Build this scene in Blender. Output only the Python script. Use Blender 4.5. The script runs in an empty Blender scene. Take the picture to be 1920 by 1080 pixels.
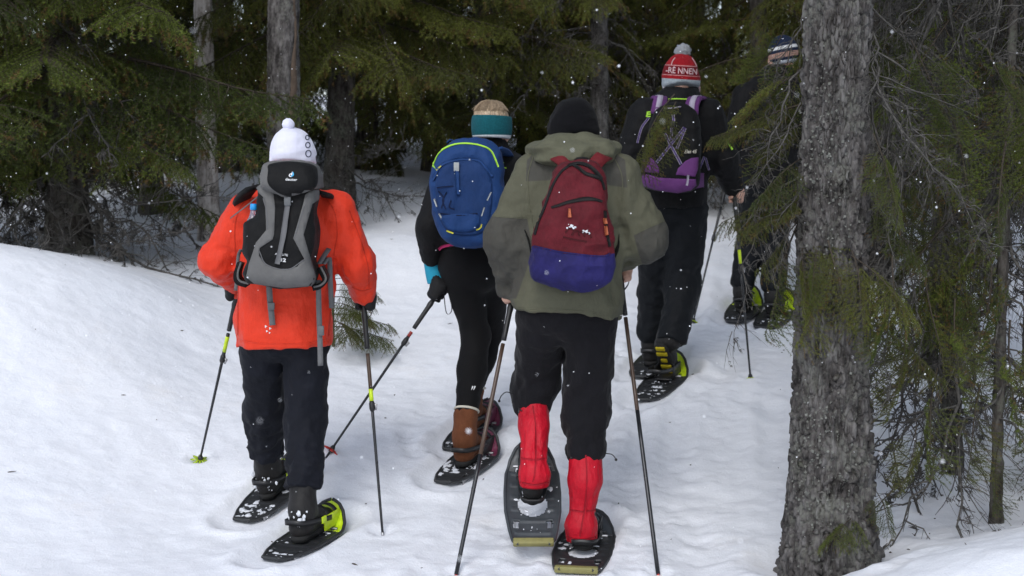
import bpy, bmesh, math, random, time
import numpy as np
from mathutils import Vector, Matrix
from mathutils.bvhtree import BVHTree
from mathutils.geometry import delaunay_2d_cdt

T0 = time.time()
scene = bpy.context.scene
COL = scene.collection
rng = np.random.default_rng(7)
random.seed(7)

# ------------------------------------------------------------------ camera
CAMZ = 1.5
PITCH = math.radians(4.0)
LENS = 50.0
FPX = LENS / 36.0 * 1920.0
cam_data = bpy.data.cameras.new("camera")
cam_data.lens = LENS
cam_data.sensor_width = 36.0
cam_data.clip_start = 0.05
cam_data.clip_end = 600.0
cam_data.dof.use_dof = True
cam_data.dof.focus_distance = 5.75
cam_data.dof.aperture_fstop = 4.5
cam = bpy.data.objects.new("camera", cam_data)
cam.location = (0.0, 0.0, CAMZ)
cam.rotation_euler = (math.radians(90.0) - PITCH, 0.0, 0.0)
COL.objects.link(cam)
scene.camera = cam

# ------------------------------------------------------------------ world, sun, exposure
world = bpy.data.worlds.new("World")
scene.world = world
world.use_nodes = True
wn = world.node_tree.nodes
wl = world.node_tree.links
wn.clear()
w_out = wn.new("ShaderNodeOutputWorld")
w_bg = wn.new("ShaderNodeBackground")
w_sky = wn.new("ShaderNodeTexSky")
w_sky.sky_type = 'NISHITA'
w_sky.sun_disc = False
SUN_EL, SUN_AZ = math.radians(44.0), math.radians(196.0)
w_sky.sun_elevation = SUN_EL
w_sky.sun_rotation = SUN_AZ
w_sky.air_density = 1.0
w_sky.dust_density = 1.0
w_hsv = wn.new("ShaderNodeHueSaturation")
w_hsv.inputs['Saturation'].default_value = 0.52
wl.new(w_sky.outputs[0], w_hsv.inputs['Color'])
wl.new(w_hsv.outputs[0], w_bg.inputs['Color'])
w_bg.inputs['Strength'].default_value = 0.145
wl.new(w_bg.outputs[0], w_out.inputs['Surface'])

sun_data = bpy.data.lights.new("sun", 'SUN')
sun_data.energy = 0.9
sun_data.angle = math.radians(24.0)
sun_data.color = (1.0, 0.995, 0.985)
sun = bpy.data.objects.new("sun", sun_data)
_sd = Vector((math.sin(SUN_AZ) * math.cos(SUN_EL), math.cos(SUN_AZ) * math.cos(SUN_EL), math.sin(SUN_EL)))
sun.rotation_euler = _sd.to_track_quat('Z', 'Y').to_euler()
COL.objects.link(sun)

scene.view_settings.view_transform = 'Standard'
scene.view_settings.look = 'None'
scene.view_settings.exposure = 0.58
scene.view_settings.gamma = 1.0
scene.cycles.use_denoising = True
scene.cycles.max_bounces = 6
scene.cycles.diffuse_bounces = 3
scene.cycles.use_adaptive_sampling = True
scene.cycles.adaptive_threshold = 0.02
scene.cycles.glossy_bounces = 2
scene.cycles.transmission_bounces = 4
scene.cycles.transparent_max_bounces = 8
scene.cycles.sample_clamp_indirect = 6.0

# ------------------------------------------------------------------ measuring helpers
_F = np.array([0.0, math.cos(PITCH), -math.sin(PITCH)])
_U = np.array([0.0, math.sin(PITCH), math.cos(PITCH)])
_R = np.array([1.0, 0.0, 0.0])
CAM = np.array([0.0, 0.0, CAMZ])

def ray(px, py):
    return _F + _R * ((px - 960.0) / FPX) + _U * ((540.0 - py) / FPX)

def W(px, py, Y):
    """World point that is seen at photograph pixel (px, py) and stands Y metres in front of the camera."""
    d = ray(px, py)
    return CAM + d * (Y / d[1])

def to_px(V):
    V = np.asarray(V, float) - CAM
    z = V @ _F
    return np.stack([960.0 + FPX * (V @ _R) / z, 540.0 - FPX * (V @ _U) / z], -1)

# ------------------------------------------------------------------ objects
ROOTM = {}
def empty(name, loc, rot=None, label=None, cat=None, group=None):
    o = bpy.data.objects.new(name, None)
    o.empty_display_size = 0.1
    m = Matrix.Translation(Vector([float(v) for v in loc]))
    if rot is not None:
        m = m @ rot.to_4x4()
    o.matrix_world = m
    COL.objects.link(o)
    ROOTM[o.name] = m
    tag(o, label, cat, group)
    return o

def tag(o, label=None, cat=None, group=None, kind=None):
    if label: o["label"] = label
    if cat: o["category"] = cat
    if group: o["group"] = group
    if kind: o["kind"] = kind
    return o

def root_of(o):
    while o.parent is not None:
        o = o.parent
    return o

def mesh_data(name, V, F, smooth=True, attrs=None):
    V = np.ascontiguousarray(V, dtype=np.float32)
    me = bpy.data.meshes.new(name)
    if isinstance(F, (list, tuple)):
        if len(F) and all(isinstance(f, np.ndarray) for f in F):
            groups = [f for f in F if len(f)]
        else:
            groups = None
    else:
        groups = [F]
    if groups is not None:
        n_v = len(V)
        counts = np.concatenate([np.full(len(g), g.shape[1], np.int32) for g in groups])
        loops = np.concatenate([g.reshape(-1) for g in groups]).astype(np.int32)
        me.vertices.add(n_v)
        me.vertices.foreach_set("co", V.reshape(-1))
        me.loops.add(len(loops))
        me.loops.foreach_set("vertex_index", loops)
        me.polygons.add(len(counts))
        starts = np.concatenate([[0], np.cumsum(counts)[:-1]]).astype(np.int32)
        me.polygons.foreach_set("loop_start", starts)
        me.polygons.foreach_set("loop_total", counts)
        me.update(calc_edges=True)
    else:
        me.from_pydata([tuple(map(float, v)) for v in V], [], [tuple(map(int, f)) for f in F])
        me.update()
    if smooth and len(me.polygons):
        me.polygons.foreach_set("use_smooth", np.ones(len(me.polygons), dtype=bool))
    if attrs:
        for k, v in attrs.items():
            a = me.attributes.new(k, 'FLOAT', 'POINT')
            a.data.foreach_set("value", np.ascontiguousarray(v, dtype=np.float32))
    return me

def mk(name, V, F, mat, parent=None, smooth=True, attrs=None, local=False, label=None):
    """One mesh object; V is in world space unless local; a child is moved into its root's frame."""
    V = np.asarray(V, float)
    if parent is not None and not local:
        mi = np.array(ROOTM[root_of(parent).name].inverted())
        V = V @ mi[:3, :3].T + mi[:3, 3]
    me = mesh_data(name, V, F, smooth, attrs)
    o = bpy.data.objects.new(name, me)
    me.materials.append(mat)
    COL.objects.link(o)
    if parent is not None:
        o.parent = parent
    else:
        ROOTM[o.name] = Matrix.Identity(4)
    if label: o["label"] = label
    return o

def join(*parts):
    Vs, Fs, n = [], {}, 0
    for V, F in parts:
        V = np.asarray(V, float)
        for g in (F if isinstance(F, list) else [F]):
            g = np.asarray(g)
            if len(g):
                Fs.setdefault(g.shape[1], []).append(g + n)
        Vs.append(V); n += len(V)
    return np.concatenate(Vs), [np.concatenate(v) for v in Fs.values()]

# ------------------------------------------------------------------ noise
_TAB = np.random.default_rng(3).random((32, 32, 32)).astype(np.float32)
def vnoise(P):
    P = np.asarray(P, np.float32)
    i = np.floor(P).astype(np.int32); f = P - i
    f = f * f * (3 - 2 * f)
    i0 = i & 31; i1 = (i + 1) & 31
    x0, y0, z0 = i0[..., 0], i0[..., 1], i0[..., 2]
    x1, y1, z1 = i1[..., 0], i1[..., 1], i1[..., 2]
    fx, fy, fz = f[..., 0], f[..., 1], f[..., 2]
    a = _TAB[x0, y0, z0] * (1 - fx) + _TAB[x1, y0, z0] * fx
    b = _TAB[x0, y1, z0] * (1 - fx) + _TAB[x1, y1, z0] * fx
    c = _TAB[x0, y0, z1] * (1 - fx) + _TAB[x1, y0, z1] * fx
    d = _TAB[x0, y1, z1] * (1 - fx) + _TAB[x1, y1, z1] * fx
    return (a * (1 - fy) + b * fy) * (1 - fz) + (c * (1 - fy) + d * fy) * fz

def fbm(P, n=3):
    P = np.asarray(P, np.float32); s = 0; a = 0.5; t = 0
    for k in range(n):
        s = s + a * vnoise(P * (2 ** k) + 7.3 * k); t += a; a *= 0.5
    return s / t

def ridge(P):
    n = vnoise(P)
    return 1.0 - np.abs(2 * n - 1) * 2      # -1 .. 1, crests at n = .5

def sstep(a, b, x):
    t = np.clip((x - a) / (b - a), 0, 1)
    return t * t * (3 - 2 * t)

# ------------------------------------------------------------------ solid modelling (distance fields -> surface nets)
def smin(a, b, k):
    h = np.clip(0.5 + 0.5 * (b - a) / k, 0, 1)
    return b + (a - b) * h - k * h * (1 - h)

def smax(a, b, k):
    return -smin(-a, -b, k)

def seg(P, a, b, ra, rb, u=(1, 0, 0), fold=None):
    a = np.asarray(a, np.float32); b = np.asarray(b, np.float32)
    ab = b - a; L = float(np.linalg.norm(ab)) + 1e-6; w = ab / L
    Q = P - a
    t = np.clip((Q @ w) / L, 0, 1)
    Q = Q - t[:, None] * ab
    ell = isinstance(ra, (tuple, list)) or isinstance(rb, (tuple, list))
    if ell or fold is not None:
        u = np.asarray(u, np.float32); u = u - (u @ w) * w
        if np.linalg.norm(u) < 1e-3:
            u = np.array([0, 1, 0], np.float32) - w[1] * w
        u = u / np.linalg.norm(u); v = np.cross(w, u)
        qu, qv, qw = Q @ u, Q @ v, Q @ w
    if ell:
        ra = ra if isinstance(ra, (tuple, list)) else (ra, ra)
        rb = rb if isinstance(rb, (tuple, list)) else (rb, rb)
        ru = ra[0] + (rb[0] - ra[0]) * t; rv = ra[1] + (rb[1] - ra[1]) * t
        m = np.minimum(ru, rv)
        q = np.sqrt((qu / ru) ** 2 + (qv / rv) ** 2 + (qw / m) ** 2)
        d = (q - 1) * m
    else:
        d = np.sqrt((Q * Q).sum(-1)) - (ra + (rb - ra) * t)
    if fold is not None:
        amp, fa, fr, sd = fold[:4]
        w0, w1 = (fold[4], fold[5]) if len(fold) > 5 else (1, 1)
        near = np.abs(d) < 0.05
        if near.any():
            rr = np.sqrt(qu[near] ** 2 + qv[near] ** 2) + 1e-5
            s = t[near] * L
            cu, cv = qu[near] / rr, qv[near] / rr
            N = np.stack([s * fa + sd + 0.8 * cu, cu * fr + sd * 1.7, cv * fr + 11.0], -1)
            dd = ridge(N) * 0.7 + 0.3 * ridge(N * 2.1 + 5)
            d = d.copy()
            d[near] -= amp * dd * (w0 + (w1 - w0) * t[near])
    return d

def chain(P, pts, rads, k=0.03, folds=None, u=(1, 0, 0)):
    d = None
    for i in range(len(pts) - 1):
        f = folds[i] if folds else None
        e = seg(P, pts[i], pts[i + 1], rads[i], rads[i + 1], u, f)
        d = e if d is None else smin(d, e, k)
    return d

def ball(P, c, r):
    r = np.asarray(r, np.float32) * np.ones(3, np.float32)
    q = (P - np.asarray(c, np.float32)) / r
    l = np.sqrt((q * q).sum(-1))
    return (l - 1) * r.min()

def plane(P, p0, n):
    n = np.asarray(n, np.float32); n = n / np.linalg.norm(n)
    return (P - np.asarray(p0, np.float32)) @ n

def sd_poly(X, Z, poly):
    poly = np.asarray(poly, np.float32); n = len(poly)
    d = np.full(X.shape, 1e9, np.float32); inside = np.zeros(X.shape, bool)
    for i in range(n):
        a = poly[i]; b = poly[(i + 1) % n]; e = b - a
        wx, wz = X - a[0], Z - a[1]
        t = np.clip((wx * e[0] + wz * e[1]) / (e @ e + 1e-12), 0, 1)
        d = np.minimum(d, (wx - e[0] * t) ** 2 + (wz - e[1] * t) ** 2)
        c = ((a[1] > Z) != (b[1] > Z))
        with np.errstate(divide='ignore', invalid='ignore'):
            xi = (b[0] - a[0]) * (Z - a[1]) / (b[1] - a[1] + 1e-12) + a[0]
        inside ^= c & (X < xi)
    d = np.sqrt(d)
    return np.where(inside, -d, d)

def surface_nets(fn, lo, hi, h):
    lo = np.asarray(lo, float); hi = np.asarray(hi, float)
    n = np.ceil((hi - lo) / h).astype(int) + 1
    ax = [lo[i] + h * np.arange(n[i]) for i in range(3)]
    G = np.stack(np.meshgrid(*ax, indexing='ij'), -1).reshape(-1, 3).astype(np.float32)
    Fv = fn(G).reshape(n).astype(np.float32)
    S = Fv < 0
    c = S[:-1, :-1, :-1].astype(np.int8)
    tot = np.zeros_like(c)
    for dx in (0, 1):
        for dy in (0, 1):
            for dz in (0, 1):
                tot += S[dx:n[0] - 1 + dx, dy:n[1] - 1 + dy, dz:n[2] - 1 + dz]
    act = (tot > 0) & (tot < 8)
    I = np.argwhere(act)
    idx = -np.ones(act.shape, np.int64); idx[act] = np.arange(len(I))
    acc = np.zeros((len(I), 3)); cnt = np.zeros(len(I))
    cor = [(0,0,0),(1,0,0),(0,1,0),(1,1,0),(0,0,1),(1,0,1),(0,1,1),(1,1,1)]
    vals = {q: Fv[I[:, 0] + q[0], I[:, 1] + q[1], I[:, 2] + q[2]] for q in cor}
    for a in cor:
        for k in range(3):
            if a[k] == 0:
                b = list(a); b[k] = 1; b = tuple(b)
                va, vb = vals[a], vals[b]
                m = (va < 0) != (vb < 0)
                t = va[m] / (va[m] - vb[m])
                p = np.tile(np.array(a, float), (m.sum(), 1)); p[:, k] = t
                acc[m] += p; cnt[m] += 1
    V = lo + h * (I + acc / cnt[:, None])
    quads = []
    for k in range(3):
        o1, o2 = [(1, 2), (2, 0), (0, 1)][k]
        sl0 = [slice(None)] * 3; sl1 = [slice(None)] * 3
        sl0[k] = slice(0, n[k] - 1); sl1[k] = slice(1, n[k])
        s0, s1 = S[tuple(sl0)], S[tuple(sl1)]
        E = np.argwhere(s0 != s1)
        ok = (E[:, o1] > 0) & (E[:, o2] > 0) & (E[:, o1] < n[o1] - 1) & (E[:, o2] < n[o2] - 1)
        E = E[ok]
        def cell(d1, d2):
            q = E.copy(); q[:, o1] += d1; q[:, o2] += d2
            return idx[q[:, 0], q[:, 1], q[:, 2]]
        q = np.stack([cell(-1, -1), cell(0, -1), cell(0, 0), cell(-1, 0)], -1)
        ins = s0[E[:, 0], E[:, 1], E[:, 2]]
        q[~ins] = q[~ins][:, ::-1]
        quads.append(q)
    Q = np.concatenate(quads)
    Q = Q[(Q >= 0).all(1)]
    # one light relaxation
    A = np.zeros_like(V); C = np.zeros(len(V))
    for i in range(4):
        a, b = Q[:, i], Q[:, (i + 1) % 4]
        np.add.at(A, a, V[b]); np.add.at(C, a, 1)
        np.add.at(A, b, V[a]); np.add.at(C, b, 1)
    C[C == 0] = 1
    V = V * 0.6 + 0.4 * A / C[:, None]
    return V, Q

def bounds(*pts, pad=0.15):
    P = np.array(pts, float)
    return P.min(0) - pad, P.max(0) + pad

def bvh_of(V, F):
    fs = []
    for g in (F if isinstance(F, list) else [F]):
        fs += [tuple(map(int, f)) for f in g]
    return BVHTree.FromPolygons([tuple(map(float, v)) for v in V], fs)

# ------------------------------------------------------------------ simple meshes
def frames(P):
    P = np.asarray(P, float)
    T = np.gradient(P, axis=0); T /= np.linalg.norm(T, axis=1)[:, None] + 1e-12
    n0 = np.cross(T[0], [0.31, 0.2, 0.93]);
    if np.linalg.norm(n0) < 1e-3: n0 = np.cross(T[0], [1, 0, 0])
    n0 /= np.linalg.norm(n0); N = [n0]
    for i in range(1, len(P)):
        v = N[-1] - (N[-1] @ T[i]) * T[i]; N.append(v / (np.linalg.norm(v) + 1e-12))
    N = np.array(N); B = np.cross(T, N)
    return T, N, B

def tube(P, r, n=8, cap=True):
    P = np.asarray(P, float); m = len(P)
    r = np.ones(m) * r if np.isscalar(r) else np.asarray(r, float)
    T, N, B = frames(P)
    a = np.arange(n) * 2 * math.pi / n
    V = (P[:, None] + r[:, None, None] * (np.cos(a)[None, :, None] * N[:, None] + np.sin(a)[None, :, None] * B[:, None])).reshape(-1, 3)
    i = np.arange(m - 1)[:, None] * n; j = np.arange(n)[None]; j2 = (j + 1) % n
    F = np.stack([i + j, i + j2, i + n + j2, i + n + j], -1).reshape(-1, 4)
    Fs = [F]
    if cap and n > 2:
        V = np.concatenate([V, P[:1], P[-1:]])
        c0, c1 = m * n, m * n + 1
        j = np.arange(n)
        Fs.append(np.concatenate([np.stack([np.full(n, c0), (j + 1) % n, j], -1),
                                  np.stack([np.full(n, c1), (m - 1) * n + j, (m - 1) * n + (j + 1) % n], -1)]))
    return V, Fs

def resample(P, n):
    P = np.asarray(P, float)
    s = np.concatenate([[0], np.cumsum(np.linalg.norm(np.diff(P, axis=0), axis=1))])
    t = np.linspace(0, s[-1], n)
    return np.stack([np.interp(t, s, P[:, k]) for k in range(P.shape[1])], -1)

def smooth_line(P, n):
    """Catmull-Rom through the points."""
    P = np.asarray(P, float)
    Q = np.concatenate([2 * P[:1] - P[1:2], P, 2 * P[-1:] - P[-2:-1]])
    t = np.linspace(0, len(P) - 1 - 1e-6, n); i = t.astype(int); f = (t - i)[:, None]
    p0, p1, p2, p3 = Q[i], Q[i + 1], Q[i + 2], Q[i + 3]
    return 0.5 * ((2 * p1) + (-p0 + p2) * f + (2 * p0 - 5 * p1 + 4 * p2 - p3) * f ** 2 + (-p0 + 3 * p1 - 3 * p2 + p3) * f ** 3)

def ribbon(P, width, thick, side):
    """A webbing strap: rectangular section swept along P, wide along `side`."""
    P = np.asarray(P, float); T = np.gradient(P, axis=0); T /= np.linalg.norm(T, axis=1)[:, None]
    side = np.asarray(side, float)
    if side.ndim == 1: side = np.tile(side, (len(P), 1))
    S = side - (side * T).sum(1)[:, None] * T; S /= np.linalg.norm(S, axis=1)[:, None]
    N = np.cross(T, S)
    w, t = width / 2, thick / 2
    V = np.stack([P - S * w - N * t, P + S * w - N * t, P + S * w + N * t, P - S * w + N * t], 1).reshape(-1, 3)
    m = len(P); i = np.arange(m - 1)[:, None] * 4; j = np.arange(4)[None]; j2 = (j + 1) % 4
    F = np.stack([i + j, i + j2, i + 4 + j2, i + 4 + j], -1).reshape(-1, 4)
    F = np.concatenate([F, [[3, 2, 1, 0]], [[4 * m - 4, 4 * m - 3, 4 * m - 2, 4 * m - 1]]])
    return V, F

def box(c, s, M=None, bev=0.0):
    """Box with chamfered edges when bev > 0."""
    bm = bmesh.new()
    bmesh.ops.create_cube(bm, size=1.0)
    for v in bm.verts:
        v.co = Vector((v.co.x * s[0], v.co.y * s[1], v.co.z * s[2]))
    if bev > 0:
        bmesh.ops.bevel(bm, geom=bm.edges[:], offset=bev, segments=2, affect='EDGES', profile=0.5)
    bmesh.ops.triangulate(bm, faces=bm.faces[:])
    bm.verts.ensure_lookup_table()
    V = np.array([v.co[:] for v in bm.verts]); F = np.array([[v.index for v in f.verts] for f in bm.faces])
    bm.free()
    if M is not None: V = V @ np.asarray(M, float).T
    return V + np.asarray(c, float), F

def ico(c, r, sub=1):
    bm = bmesh.new(); bmesh.ops.create_icosphere(bm, subdivisions=sub, radius=1.0)
    V = np.array([v.co[:] for v in bm.verts]); F = np.array([[v.index for v in f.verts] for f in bm.faces]); bm.free()
    return V * np.asarray(r) + np.asarray(c, float), F

# ------------------------------------------------------------------ pieces laid onto a surface
def hit(bvh, px, py, last=[6.0]):
    d = ray(px, py); d = d / np.linalg.norm(d)
    loc, nor, idx, dist = bvh.ray_cast(Vector(CAM), Vector(d))
    if loc is None:
        p = CAM + d * last[0]
        loc, nor, idx, dd = bvh.find_nearest(Vector(p))
        return np.array(loc), np.array(nor)
    last[0] = dist
    return np.array(loc), np.array(nor)

def lay_tris(P2, tris, bvh, off, thick):
    """Pixel-space triangles laid on the surface as a thin solid with a skirt."""
    H = [hit(bvh, x, y) for x, y in P2]
    L = np.array([h[0] for h in H])
    D = CAM - L; D /= np.linalg.norm(D, axis=1)[:, None]
    N = np.array([h[1] for h in H]); flip = (N * D).sum(1) < 0; N[flip] *= -1
    N = N * 0.6 + D * 0.4; N /= np.linalg.norm(N, axis=1)[:, None]
    top = L + N * off; bot = L + N * (off - thick)
    tris = np.asarray(tris)
    e = {}
    for t in tris:
        for a, b in ((t[0], t[1]), (t[1], t[2]), (t[2], t[0])):
            k = (min(a, b), max(a, b)); e.setdefault(k, []).append((a, b))
    n = len(L)
    # make triangles face the camera
    n_t = np.cross(top[tris[:, 1]] - top[tris[:, 0]], top[tris[:, 2]] - top[tris[:, 0]])
    fl = (n_t * D[tris[:, 0]]).sum(1) < 0
    tris = tris.copy(); tris[fl] = tris[fl][:, ::-1]
    sk = [(a, b, b + n, a + n) for k, v in e.items() if len(v) == 1 for a, b in v]
    return np.concatenate([top, bot]), [tris, np.array(sk)]

def dense(poly, step):
    out = []
    poly = [tuple(p) for p in poly]
    for i in range(len(poly)):
        a = np.array(poly[i], float); b = np.array(poly[(i + 1) % len(poly)], float)
        k = max(1, int(math.ceil(np.linalg.norm(b - a) / step)))
        for j in range(k): out.append(tuple(a + (b - a) * j / k))
    return out

def round_poly(poly, n=None):
    """Closed Catmull-Rom."""
    P = np.asarray(poly, float); m = len(P); n = n or m * 5
    t = np.linspace(0, m, n, endpoint=False); i = t.astype(int); f = (t - i)[:, None]
    p0, p1, p2, p3 = P[(i - 1) % m], P[i % m], P[(i + 1) % m], P[(i + 2) % m]
    return 0.5 * ((2 * p1) + (-p0 + p2) * f + (2 * p0 - 5 * p1 + 4 * p2 - p3) * f ** 2 + (-p0 + 3 * p1 - 3 * p2 + p3) * f ** 3)

def lay_poly(poly, bvh, off=0.004, thick=0.008, step=7.0, holes=()):
    pts, edges = [], []
    def loop(q):
        s = len(pts); pts.extend(q); n = len(q)
        edges.extend((s + i, s + (i + 1) % n) for i in range(n))
    loop(dense(poly, step))
    for h_ in holes: loop(dense(h_, step))
    A = np.array(poly)
    gx = np.arange(A[:, 0].min() + step * .5, A[:, 0].max(), step); gy = np.arange(A[:, 1].min() + step * .5, A[:, 1].max(), step)
    if len(gx) and len(gy):
        X, Y = np.meshgrid(gx, gy); X = X.ravel(); Y = Y.ravel()
        ok = sd_poly(X.astype(np.float32), Y.astype(np.float32), poly) < -step * 0.35
        for h_ in holes: ok &= sd_poly(X.astype(np.float32), Y.astype(np.float32), h_) > step * 0.35
        pts.extend(zip(X[ok], Y[ok]))
    r = delaunay_2d_cdt([Vector((float(a), float(b))) for a, b in pts], edges, [], 2 if holes else 1, 1e-4)
    P2 = np.array([v[:] for v in r[0]])
    return lay_tris(P2, np.array([list(f) for f in r[2]]), bvh, off, thick)

def lay_strip(pts, width, bvh, off=0.004, thick=0.007, step=5.0, smooth=True):
    pts = np.asarray(pts, float)
    L = np.linalg.norm(np.diff(pts, axis=0), axis=1).sum()
    n = max(3, int(L / step) + 1)
    P = smooth_line(pts, n) if smooth and len(pts) > 2 else resample(pts, n)
    T = np.gradient(P, axis=0); T /= np.linalg.norm(T, axis=1)[:, None]
    N = np.stack([-T[:, 1], T[:, 0]], -1)
    w = (np.interp(np.linspace(0, 1, n), np.linspace(0, 1, len(width)), width) if not np.isscalar(width) else np.full(n, width)) / 2
    k = 3
    P2 = np.stack([P - N * w[:, None], P, P + N * w[:, None]], 1).reshape(-1, 2)
    tr = []
    for i in range(n - 1):
        for j in range(k - 1):
            a, b, c, d = i * k + j, i * k + j + 1, (i + 1) * k + j + 1, (i + 1) * k + j
            tr += [(a, b, c), (a, c, d)]
    return lay_tris(P2, np.array(tr), bvh, off, thick)

def lay_text(txt, cx, cy, hpx, bvh, off=0.003, thick=0.004, rot=0.0, squeeze=1.0, shear=0.0, bold=0.0, wpx=None):
    cu = bpy.data.curves.new("lettering", 'FONT')
    cu.body = txt; cu.size = 1.0; cu.align_x = 'CENTER'; cu.shear = shear; cu.offset = bold; cu.resolution_u = 3
    o = bpy.data.objects.new("lettering", cu)
    COL.objects.link(o)
    me = o.to_mesh()
    me.calc_loop_triangles()
    P = np.array([v.co[:2] for v in me.vertices]); T = np.array([t.vertices[:] for t in me.loop_triangles])
    o.to_mesh_clear()
    bpy.data.objects.remove(o); bpy.data.curves.remove(cu)
    P[:, 1] -= 0.35
    s = hpx / 0.72
    sx = s * squeeze if wpx is None else wpx / (P[:, 0].max() - P[:, 0].min())
    x = P[:, 0] * sx; y = -P[:, 1] * s
    if rot: x, y = x * math.cos(rot) - y * math.sin(rot), x * math.sin(rot) + y * math.cos(rot)
    return lay_tris(np.stack([cx + x, cy + y], -1), T, bvh, off, thick)
# ------------------------------------------------------------------ materials
MATS = {}
def new_mat(name):
    m = bpy.data.materials.new(name); m.use_nodes = True
    nt = m.node_tree; b = nt.nodes["Principled BSDF"]
    MATS[name] = m
    return m, nt, b

def N(nt, t, **kw):
    n = nt.nodes.new(t)
    for k, v in kw.items():
        if k in n.inputs.keys(): n.inputs[k].default_value = v
        else: setattr(n, k, v)
    return n

def coords(nt, scale=(1, 1, 1), kind='Object'):
    tc = N(nt, 'ShaderNodeTexCoord'); mp = N(nt, 'ShaderNodeMapping')
    mp.inputs['Scale'].default_value = scale
    nt.links.new(tc.outputs[kind], mp.inputs['Vector'])
    return mp.outputs['Vector']

def noise(nt, vec, scale, detail=3, rough=0.55):
    n = N(nt, 'ShaderNodeTexNoise'); n.inputs['Scale'].default_value = scale
    n.inputs['Detail'].default_value = detail; n.inputs['Roughness'].default_value = rough
    nt.links.new(vec, n.inputs['Vector'])
    return n.outputs['Fac']

def ramp(nt, fac, stops):
    r = N(nt, 'ShaderNodeValToRGB'); e = r.color_ramp.elements
    while len(e) < len(stops): e.new(0.5)
    for el, (p, c) in zip(e, stops):
        el.position = p; el.color = (*c, 1) if len(c) == 3 else c
    nt.links.new(fac, r.inputs['Fac'])
    return r.outputs['Color']

def mixc(nt, fac, a, b, mode='MIX'):
    m = N(nt, 'ShaderNodeMix', data_type='RGBA', blend_type=mode)
    for s, v in ((m.inputs[0], fac), (m.inputs[6], a), (m.inputs[7], b)):
        if hasattr(v, 'is_linked'): nt.links.new(v, s)
        elif isinstance(v, (int, float)): s.default_value = v
        else: s.default_value = (*v, 1) if len(v) == 3 else v
    return m.outputs[2]

def math_n(nt, op, a, b=None):
    m = N(nt, 'ShaderNodeMath', operation=op)
    for s, v in ((m.inputs[0], a), (m.inputs[1], b)):
        if v is None: continue
        if hasattr(v, 'is_linked'): nt.links.new(v, s)
        else: s.default_value = v
    return m.outputs[0]

def bump(nt, bsdf, h, strength, dist, prev=None):
    b = N(nt, 'ShaderNodeBump'); b.inputs['Strength'].default_value = strength; b.inputs['Distance'].default_value = dist
    nt.links.new(h, b.inputs['Height'])
    if prev is not None: nt.links.new(prev, b.inputs['Normal'])
    nt.links.new(b.outputs[0], bsdf.inputs['Normal'])
    return b.outputs[0]

def attr(nt, name):
    a = N(nt, 'ShaderNodeAttribute'); a.attribute_name = name
    return a.outputs['Fac']

def fabric(name, col, rough=0.8, var=0.18, wr=0.35, patches=(), sheen=0.02, grain=1400.0, spec=0.2):
    """Woven cloth: mottled dye, fine creases and weave relief; patches = (vertex attribute, colour)."""
    m, nt, b = new_mat(name)
    v = coords(nt)
    n1 = noise(nt, v, 9, 4); n2 = noise(nt, v, 60, 3)
    base = None
    c = (*col, 1)
    for a, pc in patches:
        f = N(nt, 'ShaderNodeMapRange'); f.inputs[1].default_value = -0.002; f.inputs[2].default_value = 0.002
        nt.links.new(attr(nt, a), f.inputs[0])
        c = mixc(nt, f.outputs[0], c, pc)
    lo = 1 - var; hi = 1 + var
    k = ramp(nt, math_n(nt, 'ADD', math_n(nt, 'MULTIPLY', n1, 0.65), math_n(nt, 'MULTIPLY', n2, 0.35)), [(0.3, (lo, lo, lo)), (0.7, (hi, hi, hi))])
    base = mixc(nt, 1.0, c, k, 'MULTIPLY')
    nt.links.new(base, b.inputs['Base Color'])
    b.inputs['Roughness'].default_value = rough
    b.inputs['Specular IOR Level'].default_value = spec
    b.inputs['Sheen Weight'].default_value = sheen
    w = noise(nt, coords(nt, (1, 1, 0.5)), 20, 5, 0.62)
    p = bump(nt, b, w, min(1.0, wr * 1.8), 0.012)
    g = noise(nt, v, grain, 1)
    bump(nt, b, g, 0.25, 0.0008, p)
    return m

def plastic(name, col, rough=0.4, spec=0.5, metal=0.0, wear=0.12):
    m, nt, b = new_mat(name)
    v = coords(nt)
    n1 = noise(nt, v, 40, 4)
    lo, hi = 1 - wear, 1 + wear
    nt.links.new(mixc(nt, 1.0, (*col, 1), ramp(nt, n1, [(0.3, (lo, lo, lo)), (0.7, (hi, hi, hi))]), 'MULTIPLY'), b.inputs['Base Color'])
    r = N(nt, 'ShaderNodeMapRange'); r.inputs[3].default_value = max(0.05, rough - 0.12); r.inputs[4].default_value = min(1, rough + 0.15)
    nt.links.new(n1, r.inputs[0]); nt.links.new(r.outputs[0], b.inputs['Roughness'])
    b.inputs['Specular IOR Level'].default_value = spec
    b.inputs['Metallic'].default_value = metal
    bump(nt, b, noise(nt, v, 300, 2), 0.1, 0.001)
    return m

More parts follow.
